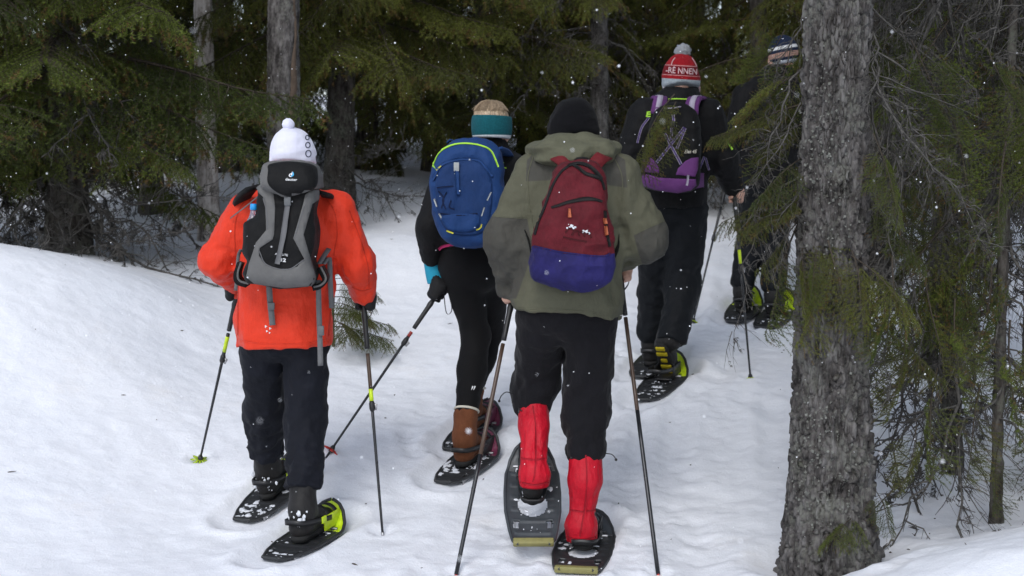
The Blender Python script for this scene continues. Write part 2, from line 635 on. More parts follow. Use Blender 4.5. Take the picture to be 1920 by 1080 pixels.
def knit(name, col, pitch=190.0, patches=()):
    m, nt, b = new_mat(name)
    v = coords(nt)
    c = (*col, 1)
    for a, pc in patches:
        f = N(nt, 'ShaderNodeMapRange'); f.inputs[1].default_value = -0.0015; f.inputs[2].default_value = 0.0015
        nt.links.new(attr(nt, a), f.inputs[0]); c = mixc(nt, f.outputs[0], c, pc)
    n1 = noise(nt, v, 120, 3)
    nt.links.new(mixc(nt, 1.0, c, ramp(nt, n1, [(0.3, (0.8, 0.8, 0.8)), (0.7, (1.15, 1.15, 1.15))]), 'MULTIPLY'), b.inputs['Base Color'])
    b.inputs['Roughness'].default_value = 0.95; b.inputs['Specular IOR Level'].default_value = 0.15; b.inputs['Sheen Weight'].default_value = 0.03
    w1 = N(nt, 'ShaderNodeTexWave', wave_type='BANDS', bands_direction='X'); w1.inputs['Scale'].default_value = pitch / 6.28 * 2; w1.inputs['Distortion'].default_value = 1.5
    w2 = N(nt, 'ShaderNodeTexWave', wave_type='BANDS', bands_direction='Z'); w2.inputs['Scale'].default_value = pitch / 6.28 * 2; w2.inputs['Distortion'].default_value = 1.5
    nt.links.new(v, w1.inputs['Vector']); nt.links.new(v, w2.inputs['Vector'])
    p = bump(nt, b, math_n(nt, 'MULTIPLY', w1.outputs['Fac'], w2.outputs['Fac']), 0.5, 0.002)
    bump(nt, b, noise(nt, v, 20, 3), 0.3, 0.004, p)
    return m

def make_snow():
    m, nt, b = new_mat("snow")
    v = coords(nt)
    n1 = noise(nt, v, 1.3, 4); n2 = noise(nt, v, 14, 5, 0.6); n3 = noise(nt, v, 150, 3, 0.6)
    c = ramp(nt, n1, [(0.3, (0.76, 0.785, 0.84)), (0.7, (0.82, 0.835, 0.875))])
    c = mixc(nt, 0.35, c, ramp(nt, n2, [(0.25, (0.74, 0.755, 0.80)), (0.6, (0.84, 0.85, 0.88))]))
    # faint brownish stains of needles and dirt trodden in
    st = noise(nt, coords(nt, (1, 1, 1)), 2.6, 5, 0.65)
    c = mixc(nt, ramp(nt, st, [(0.60, (0, 0, 0)), (0.78, (0.35, 0.35, 0.35))]), c, (0.74, 0.70, 0.66, 1))
    nt.links.new(c, b.inputs['Base Color'])
    b.inputs['Roughness'].default_value = 0.65
    b.inputs['Specular IOR Level'].default_value = 0.25
    p = bump(nt, b, n2, 0.35, 0.02)
    bump(nt, b, n3, 0.5, 0.004, p)
    return m

def make_bark(name, c0, c1, c2, lichen, sc=1.0):
    m, nt, b = new_mat(name)
    v = coords(nt, (1, 1, 0.28))
    n1 = noise(nt, v, 26 * sc, 6, 0.7); n2 = noise(nt, coords(nt), 7, 4); n3 = noise(nt, coords(nt), 55, 4, 0.7)
    c = ramp(nt, n1, [(0.36, c0), (0.5, c1), (0.64, c2)])
    c = mixc(nt, ramp(nt, math_n(nt, 'ADD', math_n(nt, 'MULTIPLY', n2, 0.5), math_n(nt, 'MULTIPLY', n3, 0.5)), [(0.5, (0, 0, 0)), (0.62, (0.75, 0.75, 0.75))]), c, lichen)
    nt.links.new(c, b.inputs['Base Color'])
    b.inputs['Roughness'].default_value = 0.9; b.inputs['Specular IOR Level'].default_value = 0.2
    p = bump(nt, b, n1, 0.8, 0.008)
    bump(nt, b, n3, 0.5, 0.003, p)
    return m

def make_needles(name, dark, light, brown):
    m, nt, b = new_mat(name)
    oi = N(nt, 'ShaderNodeObjectInfo')
    a = attr(nt, 'v')
    k = math_n(nt, 'ADD', math_n(nt, 'MULTIPLY', a, 0.6), math_n(nt, 'MULTIPLY', oi.outputs['Random'], 0.5))
    c = ramp(nt, k, [(0.1, dark), (0.8, light)])
    c = mixc(nt, math_n(nt, 'GREATER_THAN', a, 0.93), c, brown)
    nt.links.new(c, b.inputs['Base Color'])
    b.inputs['Roughness'].default_value = 0.6; b.inputs['Specular IOR Level'].default_value = 0.25
    return m

def simple(name, col, rough=0.6, spec=0.3, sc=30.0, var=0.15, bmp=0.2, dist=0.003):
    m, nt, b = new_mat(name)
    v = coords(nt); n1 = noise(nt, v, sc, 4)
    lo, hi = 1 - var, 1 + var
    nt.links.new(mixc(nt, 1.0, (*col, 1), ramp(nt, n1, [(0.3, (lo, lo, lo)), (0.7, (hi, hi, hi))]), 'MULTIPLY'), b.inputs['Base Color'])
    b.inputs['Roughness'].default_value = rough; b.inputs['Specular IOR Level'].default_value = spec
    bump(nt, b, n1, bmp, dist)
    return m

SNOW = make_snow()
BARK = make_bark("spruce_bark", (0.018, 0.016, 0.015), (0.068, 0.062, 0.060), (0.150, 0.142, 0.138), (0.15, 0.152, 0.132, 1))
BARK2 = make_bark("dark_bark", (0.02, 0.017, 0.015), (0.06, 0.052, 0.046), (0.11, 0.10, 0.09), (0.13, 0.14, 0.11, 1))
BIRCH = make_bark("birch_bark", (0.12, 0.10, 0.09), (0.42, 0.38, 0.35), (0.62, 0.58, 0.55), (0.20, 0.18, 0.15, 1), 0.6)
STRIPPED = simple("bare_wood", (0.085, 0.062, 0.046), 0.8, 0.2, 25, 0.3, 0.5, 0.006)
NEEDLE = make_needles("needles", (0.018, 0.034, 0.006), (0.090, 0.118, 0.014), (0.10, 0.055, 0.015, 1))
NEEDLE2 = make_needles("olive_needles", (0.030, 0.040, 0.006), (0.116, 0.132, 0.018), (0.11, 0.065, 0.015, 1))
TWIG = simple("twig_wood", (0.055, 0.045, 0.035), 0.9, 0.15, 60, 0.4)
DEADTWIG = simple("dead_wood", (0.085, 0.080, 0.074), 0.9, 0.15, 30, 0.55)
FLAKE = simple("snow_flake", (0.86, 0.87, 0.9), 0.6, 0.2, 30, 0.02)
CAKED = simple("caked_snow", (0.66, 0.68, 0.72), 0.6, 0.25, 120, 0.05, 0.6, 0.004)
DIRT = simple("litter", (0.05, 0.035, 0.022), 0.9, 0.1)
SKIN = simple("skin", (0.56, 0.33, 0.25), 0.5, 0.35, 40, 0.1, 0.1, 0.001)
BLACKPL = plastic("black_plastic", (0.012, 0.012, 0.013), 0.45)
GREYPL = plastic("grey_plastic", (0.10, 0.105, 0.11), 0.45)
LIME = plastic("lime_plastic", (0.50, 0.66, 0.015), 0.35)
STEEL = plastic("steel", (0.42, 0.42, 0.43), 0.35, 0.5, 0.9)
SHAFT = plastic("dark_shaft", (0.012, 0.013, 0.016), 0.3)
REDPL = plastic("red_plastic", (0.55, 0.03, 0.02), 0.4)
WHITEPRINT = plastic("white_print", (0.75, 0.75, 0.76), 0.6, 0.3)
LICHEN = simple("grey_lichen", (0.15, 0.152, 0.138), 0.95, 0.1, 80, 0.4)
# ------------------------------------------------------------------ snow-covered ground
_cp = []
for px, py, Y in [  # trodden path
        (560, 1040, 5.60), (900, 1062, 5.50), (1090, 1066, 5.42), (1300, 1062, 5.45), (500, 968, 6.10), (700, 990, 5.95), (860, 905, 6.45), (930, 850, 6.80),
        (1240, 745, 7.40), (1210, 705, 7.75), (1400, 705, 7.75), (1400, 602, 8.95), (1460, 606, 8.95), (1300, 602, 8.95), (1350, 430, 12.5), (1345, 408, 13.6),
        (1380, 860, 6.75), (1150, 860, 6.75), (372, 865, 6.60), (640, 850, 6.62), (790, 645, 8.50), (700, 700, 8.0),
        # left bank: foot, face, crest
        (20, 1040, 5.60), (250, 1040, 5.62), (40, 900, 6.15), (200, 900, 6.3), (60, 760, 6.75), (220, 740, 7.0), (350, 720, 7.3), (30, 620, 7.2), (200, 620, 7.5), (340, 640, 7.8),
        (0, 476, 7.9), (150, 506, 8.0), (300, 541, 8.2), (430, 582, 8.5),
        (640, 560, 9.2), (720, 446, 10.2), (640, 450, 10.3), (800, 462, 10.1), (720, 540, 9.5), (820, 560, 9.3), (880, 440, 10.6),
        # right of the trail
        (1700, 900, 6.3), (1850, 960, 5.95), (1700, 700, 7.5), (1850, 640, 7.9), (1720, 560, 9.0), (1880, 520, 9.4), (1750, 440, 11.5), (1900, 430, 11.5),
        # near bank by the big trunk
        (1550, 1078, 5.30), (1650, 1066, 5.05), (1780, 1042, 4.85), (1900, 1026, 4.75),
        ]:
    _cp.append(W(px, py, Y))
for q in [(-3.2, 9.2, 1.10), (-2.3, 9.4, 0.98), (-1.5, 9.6, 0.95), (-1.9, 9.2, 0.87), (-4, 12, 1.25), (-1.2, 12.2, 1.48), (-0.7, 12.2, 1.48), (-1.2, 11.2, 1.20), (-2.0, 12.3, 1.34), (0, 13, 1.42), (-2.5, 14, 1.62), (2.2, 15, 1.5), (5, 14, 1.6), (-6, 16, 1.85), (0, 18, 1.95),
          (5, 19, 2.1), (-6, 22, 2.3), (0, 26, 2.9), (7, 26, 3.0), (-5, 8, 1.35), (-5, 6, 1.0), (-5, 3, 0.6), (-2.4, 4.2, -0.05), (0, 4.2, -0.06), (1.0, 4.2, -0.04), (2.0, 4.3, 0.22),
          (3, 4.4, 0.42), (0, 2.5, -0.12), (-2, 2.5, 0.0), (2.5, 2.5, 0.25), (0, 0, -0.2), (-3, 0, 0.1), (3, 0, 0.2), (5, 6, 0.75), (5, 9, 1.15), (0, -6, -0.7), (-6, -5, -0.2), (6, -5, -0.2)]:
    _cp.append(np.array(q, float))
_cp = np.array(_cp)
def _tps(r2):
    return 0.5 * r2 * np.log(r2 + 1e-9)
_n = len(_cp)
_A = np.zeros((_n + 3, _n + 3))
_d2 = ((_cp[:, None, :2] - _cp[None, :, :2]) ** 2).sum(-1)
_A[:_n, :_n] = _tps(_d2) + np.eye(_n) * 0.04
_A[:_n, _n] = 1; _A[:_n, _n + 1:] = _cp[:, :2]; _A[_n, :_n] = 1; _A[_n + 1:, :_n] = _cp[:, :2].T
_w = np.linalg.solve(_A, np.concatenate([_cp[:, 2], np.zeros(3)]))
def gz_base(x, y):
    x = np.asarray(x, float); y = np.asarray(y, float)
    xc = np.clip(x, -8, 9); yc = np.clip(y, -7, 30)
    sh = np.broadcast(xc, yc).shape
    X = np.broadcast_to(xc, sh).ravel(); Y = np.broadcast_to(yc, sh).ravel()
    out = np.empty(len(X))
    for s in range(0, len(X), 40000):
        a = X[s:s + 40000]; b = Y[s:s + 40000]
        r2 = (a[:, None] - _cp[None, :, 0]) ** 2 + (b[:, None] - _cp[None, :, 1]) ** 2
        out[s:s + 40000] = _tps(r2) @ _w[:_n] + _w[_n] + _w[_n + 1] * a + _w[_n + 2] * b
    z = out.reshape(sh)
    z = z + 0.10 * np.maximum(0, y - 30) ** 0.9
    return z

SHOES = []      # (tail, toe) of every snowshoe standing on the snow
PRESS = []      # (x, y, radius, depth): where feet and poles have pressed the snow in
def gz(x, y, detail=True):
    z = z0 = gz_base(x, y)
    if detail:
        x = np.asarray(x, float); y = np.asarray(y, float)
        x, y = np.broadcast_arrays(x, y)
        P = np.stack(np.broadcast_arrays(x, y, np.zeros_like(x)), -1)
        z = z + 0.045 * (fbm(P * np.array([1.5, 1.5, 1]), 3) - 0.5) + 0.014 * (fbm(P * 11 + 3, 3) - 0.5) + 0.005 * (vnoise(P * 34) - 0.5)
        # ribbed drag marks of skis and snowshoes along the trail
        cx = 0.30 + 0.17 * (y - 5.5)
        s = (x - cx)
        trk = np.exp(-(s / 0.75) ** 2)
        z = z - 0.016 * trk * (vnoise(np.stack(np.broadcast_arrays(s * 14, y * 0.7, np.zeros_like(x)), -1)) - 0.5) * 2
        Pr = np.stack(np.broadcast_arrays(s * 6.5 + 0.3 * vnoise(P * 1.3), y * 0.55, np.zeros_like(x)), -1)
        z = z + trk * (0.030 * (ridge(Pr) * 0.5) + 0.012 * (fbm(P * 15 + 9, 2) - 0.5) + 0.006 * ridge(P * 26 + 2))
        zb = z0; mt = np.zeros_like(z); rg = np.zeros_like(z)
        for a, b in SHOES:
            ex, ey = b[0] - a[0], b[1] - a[1]; L2 = ex * ex + ey * ey
            near = (np.abs(x - (a[0] + b[0]) / 2) < 0.7) & (np.abs(y - (a[1] + b[1]) / 2) < 0.7)
            if not near.any(): continue
            t = np.clip(((x - a[0]) * ex + (y - a[1]) * ey) / L2, 0, 1)
            d = np.sqrt((x - a[0] - t * ex) ** 2 + (y - a[1] - t * ey) ** 2)
            m = 1 - sstep(0.085, 0.15, d)
            mt = np.maximum(mt, m * near); rg = np.maximum(rg, near * 0.016 * np.exp(-((d - 0.165) / 0.035) ** 2))
        z = (z + rg) * (1 - mt) + (zb - 0.022) * mt
        for (fx, fy, r, dp) in PRESS:
            q = ((x - fx) ** 2 + (y - fy) ** 2) / (r * r)
            z = z - dp * np.exp(-q * 1.2) + 0.45 * dp * np.exp(-(np.sqrt(q) - 1.3) ** 2 * 9)
    return z

_r = np.random.default_rng(5)
PRESS.append((W(1552, 1066, 5.42)[0], 5.42, 0.27, 0.045))      # melt hollow round the big trunk
for i in range(70):     # old, softened prints all along the trail
    yy = 5.0 + 8 * _r.random() ** 1.3
    xx = 0.1 + 0.17 * (yy - 5.5) + _r.normal() * 0.75
    aa = _r.normal() * 0.3 + 0.2; rr = 0.06 + 0.05 * _r.random(); dd = 0.010 + 0.014 * _r.random()
    for q in (-0.12, -0.04, 0.04, 0.12): PRESS.append((xx + q * math.sin(aa), yy + q * math.cos(aa), rr, dd * 0.6))


def axis(segs):
    out = []
    for a, b, h in segs:
        out.append(np.arange(a, b - 1e-6, h))
    return np.concatenate(out + [[segs[-1][1]]])

def build_ground():
    ys = axis([(-60, -8, 4), (-8, 4.4, 0.2), (4.4, 9.2, 0.022), (9.2, 14, 0.05), (14, 30, 0.25), (30, 60, 1.5), (60, 240, 12)])
    xs = axis([(-160, -40, 12), (-40, -8, 2), (-8, -3.4, 0.12), (-3.4, 3.6, 0.024), (3.6, 9, 0.12), (9, 40, 2), (40, 160, 12)])
    X, Y = np.meshgrid(xs, ys, indexing='ij')
    Z = gz(X, Y)
    nx, ny = len(xs), len(ys)
    V = np.stack([X, Y, Z], -1).reshape(-1, 3)
    i = np.arange(nx - 1)[:, None] * ny; j = np.arange(ny - 1)[None]
    F = np.stack([i + j, i + ny + j, i + ny + j + 1, i + j + 1], -1).reshape(-1, 4)
    o = mk("snow_ground", V, F, SNOW)
    tag(o, "white trodden snow of the trail and its banks", None, None, "structure")
    return o
# ------------------------------------------------------------------ spruce boughs (shared meshes)
def norm(v):
    return v / (np.linalg.norm(v, axis=-1, keepdims=True) + 1e-12)

def needles_on(segsA, segsB, r_, spacing=0.0045, length=0.014, width=0.0026, per=2, tone=None):
    """Thin triangles along the twig pieces A -> B."""
    A = np.asarray(segsA); B = np.asarray(segsB)
    L = np.linalg.norm(B - A, axis=1); n = np.maximum(1, (L / spacing * per).astype(int))
    idx = np.repeat(np.arange(len(A)), n)
    t = r_.random(len(idx))[:, None]
    T = norm(B - A)[idx]
    P = A[idx] + (B - A)[idx] * t
    R = norm(np.cross(T, r_.normal(size=(len(idx), 3))))
    D = norm(T * (0.55 + 0.3 * r_.random((len(idx), 1))) + R * 1.0 + np.array([0, 0, 0.25]))
    S = norm(np.cross(D, r_.normal(size=(len(idx), 3))))
    l = length * (0.7 + 0.5 * r_.random((len(idx), 1)))
    V = np.stack([P - S * width / 2, P + S * width / 2, P + D * l], 1).reshape(-1, 3)
    F = np.arange(len(V)).reshape(-1, 3)
    tn = (tone[idx] if tone is not None else 0.5) + 0.25 * (r_.random(len(idx)) - 0.5)
    return V, F, np.repeat(np.clip(tn, 0, 1), 3)

def twigs_mesh(lines, rads, n=3):
    ps = [tube(l, r, n, cap=False) for l, r in zip(lines, rads)]
    return join(*ps) if ps else (np.zeros((0, 3)), [])

def make_bough(seed, L=1.2, droop=0.35, hang=0.55, lat_gap=0.05, bare=0.18, sub=True, fullness=1.0, nl=0.016):
    """A live bough growing along +x: axis, drooping side shoots, needles on the young wood."""
    r_ = np.random.default_rng(seed)
    m = 14; s = np.linspace(0, L, m)
    ax = np.stack([s, 0.05 * L * np.sin(s / L * 3 + seed), -droop * s * s / L + 0.18 * L * np.clip(s / L - 0.65, 0, 1) ** 1.5 * 2], -1)
    lines, rads = [ax], [np.linspace(0.011, 0.0025, m) * (L / 1.2) ** 0.5]
    A, B, tone = [], [], []
    def addneedles(line, tn):
        A.extend(line[:-1]); B.extend(line[1:]); tone.extend([tn] * (len(line) - 1))
    k0 = int(m * 0.55); addneedles(ax[k0:], 0.6)
    pos = bare * L; side = 1
    while pos < L * 0.985:
        i = np.interp(pos, s, np.arange(m)); b = np.array([np.interp(i, np.arange(m), ax[:, c]) for c in range(3)])
        T = norm(ax[min(m - 1, int(i) + 1)] - ax[int(i)])
        side *= -1
        l = (0.40 * L * (1 - pos / L) ** 0.75 + 0.07) * (0.6 + 0.55 * r_.random()) * min(1, (pos / L + 0.25) / 0.45)
        if r_.random() > 0.12:
            ang = math.radians(48 + 22 * r_.random())
            S = norm(np.cross([0, 0, 1.0], T)) * side
            D = norm(T * math.cos(ang) + S * math.sin(ang) + np.array([0, 0, -0.12 - 0.2 * r_.random()]))
            q = np.linspace(0, 1, 7)[:, None]
            ln = b + D * l * q + np.array([0, 0, -hang * l]) * q ** 2 + r_.normal(size=3) * 0.04 * l * q ** 2
            lines.append(ln); rads.append(np.linspace(0.0038, 0.0013, 7))
            tn = 0.35 + 0.35 * r_.random()
            addneedles(ln[1:], tn)
            if sub:
                u = 0.12; sd = 1
                while u < 0.97:
                    sd *= -1
                    p = ln[int(u * 6)] + (ln[min(6, int(u * 6) + 1)] - ln[int(u * 6)]) * (u * 6 - int(u * 6))
                    Tl = norm(ln[min(6, int(u * 6) + 1)] - ln[int(u * 6)])
                    Sl = norm(np.cross([0, 0, 1.0], Tl)) * sd
                    ll = (0.05 + 0.12 * (1 - u)) * (0.6 + 0.7 * r_.random())
                    Dl = norm(Tl * 0.8 + Sl * 0.75 + np.array([0, 0, -0.25 - 0.5 * r_.random() * hang]))
                    qq = np.linspace(0, 1, 4)[:, None]
                    l2 = p + Dl * ll * qq + np.array([0, 0, -hang * ll * 0.8]) * qq ** 2
                    lines.append(l2); rads.append(np.linspace(0.0016, 0.0008, 4))
                    addneedles(l2[:3], tn - 0.05 + 0.1 * r_.random()); addneedles(l2[2:], tn + 0.25 + 0.2 * r_.random())
                    u += (0.028 / max(l, 0.06)) * (0.8 + 0.5 * r_.random()) / fullness
        pos += lat_gap * (0.5 + 0.4 * r_.random()) / fullness
    V, F, tn = needles_on(np.array(A), np.array(B), r_, spacing=0.0042 / fullness, length=nl, width=0.0036, tone=np.array(tone))
    tv, tf = twigs_mesh(lines, rads)
    return (V, F, tn), (tv, tf)

def make_dead(seed, L=1.2, droop=0.5, n_side=16, hang=0.5, beard=True):
    """A dead grey bough with fine drooping twigs and wisps of lichen."""
    r_ = np.random.default_rng(seed)
    m = 12; s = np.linspace(0, L, m)
    wob = np.cumsum(r_.normal(size=(m, 3)) * 0.028 * L, 0)
    ax = np.stack([s, s * 0, -droop * s * s / L], -1) + wob
    lines, rads = [ax], [np.linspace(0.013, 0.0028, m) * (0.85 + 0.3 * r_.random(m))]
    for i in range(n_side):
        u = 0.12 + 0.86 * (i + r_.random()) / n_side
        k = min(m - 2, int(u * (m - 1))); b = ax[k] + (ax[k + 1] - ax[k]) * (u * (m - 1) - k)
        T = norm(ax[k + 1] - ax[k]); S = norm(np.cross([0, 0, 1.0], T)) * (1 if i % 2 else -1)
        l = L * (0.06 + 0.36 * r_.random() ** 1.6) * (1.1 - 0.6 * u)
        D = norm(T * (0.2 + 0.8 * r_.random()) + S * (0.3 + 0.8 * r_.random()) + np.array([0, 0, 0.25 - 0.9 * r_.random()]) + r_.normal(size=3) * 0.25)
        q = np.linspace(0, 1, 6)[:, None]
        ln = b + D * l * q + np.array([0, 0, -hang * (0.2 + r_.random()) * l]) * q ** 2 + np.cumsum(r_.normal(size=(6, 3)) * 0.05 * l, 0)
        lines.append(ln); rads.append(np.linspace(0.0035 + 0.004 * r_.random(), 0.0014, 6))
        for j in range(int(1 + 5 * r_.random())):
            kk = 1 + int(r_.random() * 4); b2 = ln[kk]
            D2 = norm(norm(ln[kk + 1] - ln[kk]) + r_.normal(size=3) * 0.6 + np.array([0, 0, -0.5]))
            l2 = l * (0.2 + 0.35 * r_.random())
            qq = np.linspace(0, 1, 4)[:, None]
            lines.append(b2 + D2 * l2 * qq + np.array([0, 0, -0.3 * l2]) * qq ** 2); rads.append(np.linspace(0.002, 0.0009, 4))
    if beard:
        for i in range(70):
            ln = lines[int(r_.random() * len(lines))]; b = ln[int(r_.random() * len(ln))]
            for j in range(3):
                l = 0.012 + 0.035 * r_.random()
                p = b + r_.normal(size=3) * 0.008
                lines.append(np.array([p, p + np.array([r_.normal() * 0.012, r_.normal() * 0.012, -l * 0.6]), p + np.array([r_.normal() * 0.015, r_.normal() * 0.015, -l])]))
                rads.append(np.array([0.002, 0.0038, 0.001]))
    return twigs_mesh(lines, rads, 4)

def bough_mesh(name, seed, mat, **kw):
    (V, F, tn), (tv, tf) = make_bough(seed, **kw)
    nv = len(V)
    VV, FF = join((V, F), (tv, tf))
    att = np.concatenate([tn, np.zeros(len(tv))])
    me = mesh_data(name, VV, FF, True, {'v': att})
    me.materials.append(mat); me.materials.append(TWIG)
    mi = np.zeros(len(me.polygons), np.int32)
    # faces whose first vertex belongs to the twig wood take the second slot
    first = np.concatenate([g[:, 0] for g in FF])
    mi[first >= nv] = 1
    me.polygons.foreach_set("material_index", mi)
    return me

def dead_mesh(name, seed, **kw):
    V, F = make_dead(seed, **kw)
    me = mesh_data(name, V, F, True); me.materials.append(DEADTWIG)
    return me

GREEN = [bough_mesh("green_bough", 100 + i, NEEDLE, L=1.2, droop=0.16 + 0.06 * (i % 3), hang=0.22 + 0.12 * (i % 3), lat_gap=0.045) for i in range(5)]
OLIVE = [bough_mesh("olive_bough", 200 + i, NEEDLE2, L=1.2, droop=0.20 + 0.07 * (i % 3), hang=0.30 + 0.16 * (i % 3), lat_gap=0.045) for i in range(5)]
FINE = [bough_mesh("fine_bough", 300 + i, NEEDLE2 if i % 2 else NEEDLE, L=0.8, droop=0.30, hang=0.45, lat_gap=0.042, fullness=1.0, nl=0.015) for i in range(4)]
HANG = [bough_mesh("hanging_bough", 400 + i, NEEDLE2 if i % 2 else NEEDLE, L=0.9, droop=0.15, hang=0.7, lat_gap=0.055, bare=0.3, fullness=0.85) for i in range(3)]
print("bough faces", [len(m.polygons) for m in GREEN + OLIVE + FINE + HANG])
DEAD = [dead_mesh("dead_bough", 500 + i, L=1.2, droop=0.25 + 0.15 * (i % 3), n_side=22) for i in range(5)]
DEADLONG = [dead_mesh("long_dead_bough", 600 + i, L=1.6, droop=0.30 + 0.12 * (i % 3), n_side=34) for i in range(4)]

def orient(base, tip, L, roll=0.0):
    """Matrix that carries a bough (along +x, length L) from base towards tip."""
    base = np.asarray(base, float); tip = np.asarray(tip, float)
    x = norm(tip - base); z = np.array([0, 0, 1.0]) - x[2] * x
    if np.linalg.norm(z) < 0.05: z = np.array([0, -1.0, 0])
    z = norm(z); y = np.cross(z, x)
    if roll:
        y, z = y * math.cos(roll) + z * math.sin(roll), z * math.cos(roll) - y * math.sin(roll)
    sc = np.linalg.norm(tip - base) / L
    M = Matrix(((x[0] * sc, y[0] * sc, z[0] * sc, base[0]), (x[1] * sc, y[1] * sc, z[1] * sc, base[1]), (x[2] * sc, y[2] * sc, z[2] * sc, base[2]), (0, 0, 0, 1)))
    return M

def add_bough(tree, me, name, M):
    o = bpy.data.objects.new(name, me)
    COL.objects.link(o)
    o.parent = tree
    o.matrix_local = ROOTM[tree.name].inverted() @ M
    return o

def trunk_mesh(base, H, r0, r1, lean=(0, 0), seed=0, nt=40, nz=80, plate=0.006, flare=0.35, zs=None, detail_h=None):
    r_ = np.random.default_rng(seed)
    z = np.linspace(-0.25, H, nz) if zs is None else zs
    nz = len(z)
    th = np.arange(nt) * 2 * math.pi / nt
    Z, TH = np.meshgrid(z, th, indexing='ij')
    u = np.clip(Z / H, 0, 1)
    R = r0 + (r1 - r0) * u ** 0.8 + r0 * flare * np.exp(-np.clip(Z, -0.2, 9) / 0.28) * (1 + 0.35 * np.cos(TH * 4 + seed) + 0.2 * np.cos(TH * 3 + 2 * seed))
    cxw = lean[0] * Z + 0.02 * np.sin(Z * 0.9 + seed); cyw = lean[1] * Z + 0.02 * np.cos(Z * 0.7 + seed)
    # bark plates: nearest jittered site on the unrolled trunk
    if plate > 0:
        circ = 2 * math.pi * r0
        cu, cv = 0.017, 0.046
        ncol = max(6, int(circ / cu))
        S = TH / (2 * math.pi) * ncol; Vv = Z / cv
        jr = r_.random((ncol, 4096, 3))
        i0 = np.floor(S).astype(int); j0 = np.floor(Vv).astype(int)
        d1 = np.full(S.shape, 9.0); d2 = np.full(S.shape, 9.0); hh = np.zeros(S.shape)
        wS = S + 0.5 * (vnoise(np.stack([S * 0.9, Vv * 1.1, S * 0 + seed], -1)) - 0.5); wV = Vv + 0.5 * (vnoise(np.stack([S * 0.9, Vv * 1.1, S * 0 + seed + 9], -1)) - 0.5)
        for a in (-1, 0, 1):
            for b in (-1, 0, 1):
                I, J = i0 + a, j0 + b
                q = jr[I % ncol, (J + 60) % 4096]
                dd = np.sqrt((I + q[..., 0] - wS) ** 2 + (J + q[..., 1] - wV) ** 2)
                cl = dd < d1
                d2 = np.where(cl, d1, np.minimum(d2, dd)); hh = np.where(cl, q[..., 2], hh); d1 = np.where(cl, dd, d1)
        crack = sstep(0.02, 0.28, d2 - d1)
        R = R + plate * 0.9 * ridge(np.stack([S * 0.55, Z * 9 + seed, Vv * 0.12], -1)) + plate * (crack * (0.45 + 1.0 * hh) - 0.8) + plate * 0.8 * (fbm(np.stack([np.cos(TH) * 9, np.sin(TH) * 9, Z * 14], -1), 3) - 0.5) * 2
    R = R + 0.06 * r0 * (fbm(np.stack([np.cos(TH) * 1.6, np.sin(TH) * 1.6, Z * 1.6 + seed], -1), 2) - 0.5) * 2
    V = np.stack([base[0] + cxw + R * np.cos(TH), base[1] + cyw + R * np.sin(TH), base[2] + Z], -1).reshape(-1, 3)
    i = np.arange(nz - 1)[:, None] * nt; j = np.arange(nt)[None]; j2 = (j + 1) % nt
    F = np.stack([i + j, i + j2, i + nt + j2, i + nt + j], -1).reshape(-1, 4)
    return V, F

def axis_at(base, lean, seed, z):
    return np.array([base[0] + lean[0] * z + 0.02 * math.sin(z * 0.9 + seed), base[1] + lean[1] * z + 0.02 * math.cos(z * 0.7 + seed), base[2] + z])

# places where people walk: background boughs keep out of them (x, y, radius)
KEEP = [(W(545, 600, 5.8)[0], 5.8, 0.75), (W(1075, 600, 5.55)[0], 5.55, 0.8), (W(890, 600, 6.7)[0], 6.7, 0.75), (W(1262, 500, 7.6)[0], 7.6, 0.75), (W(1435, 400, 9.1)[0], 9.1, 0.6),
        (0.9, 6.5, 0.9), (1.3, 8.3, 0.9), (1.75, 10.5, 0.9), (0.0, 5.0, 1.5), (0.0, 3.5, 2.0), (-1.0, 7.2, 0.7), (1.9, 12.0, 0.8)]

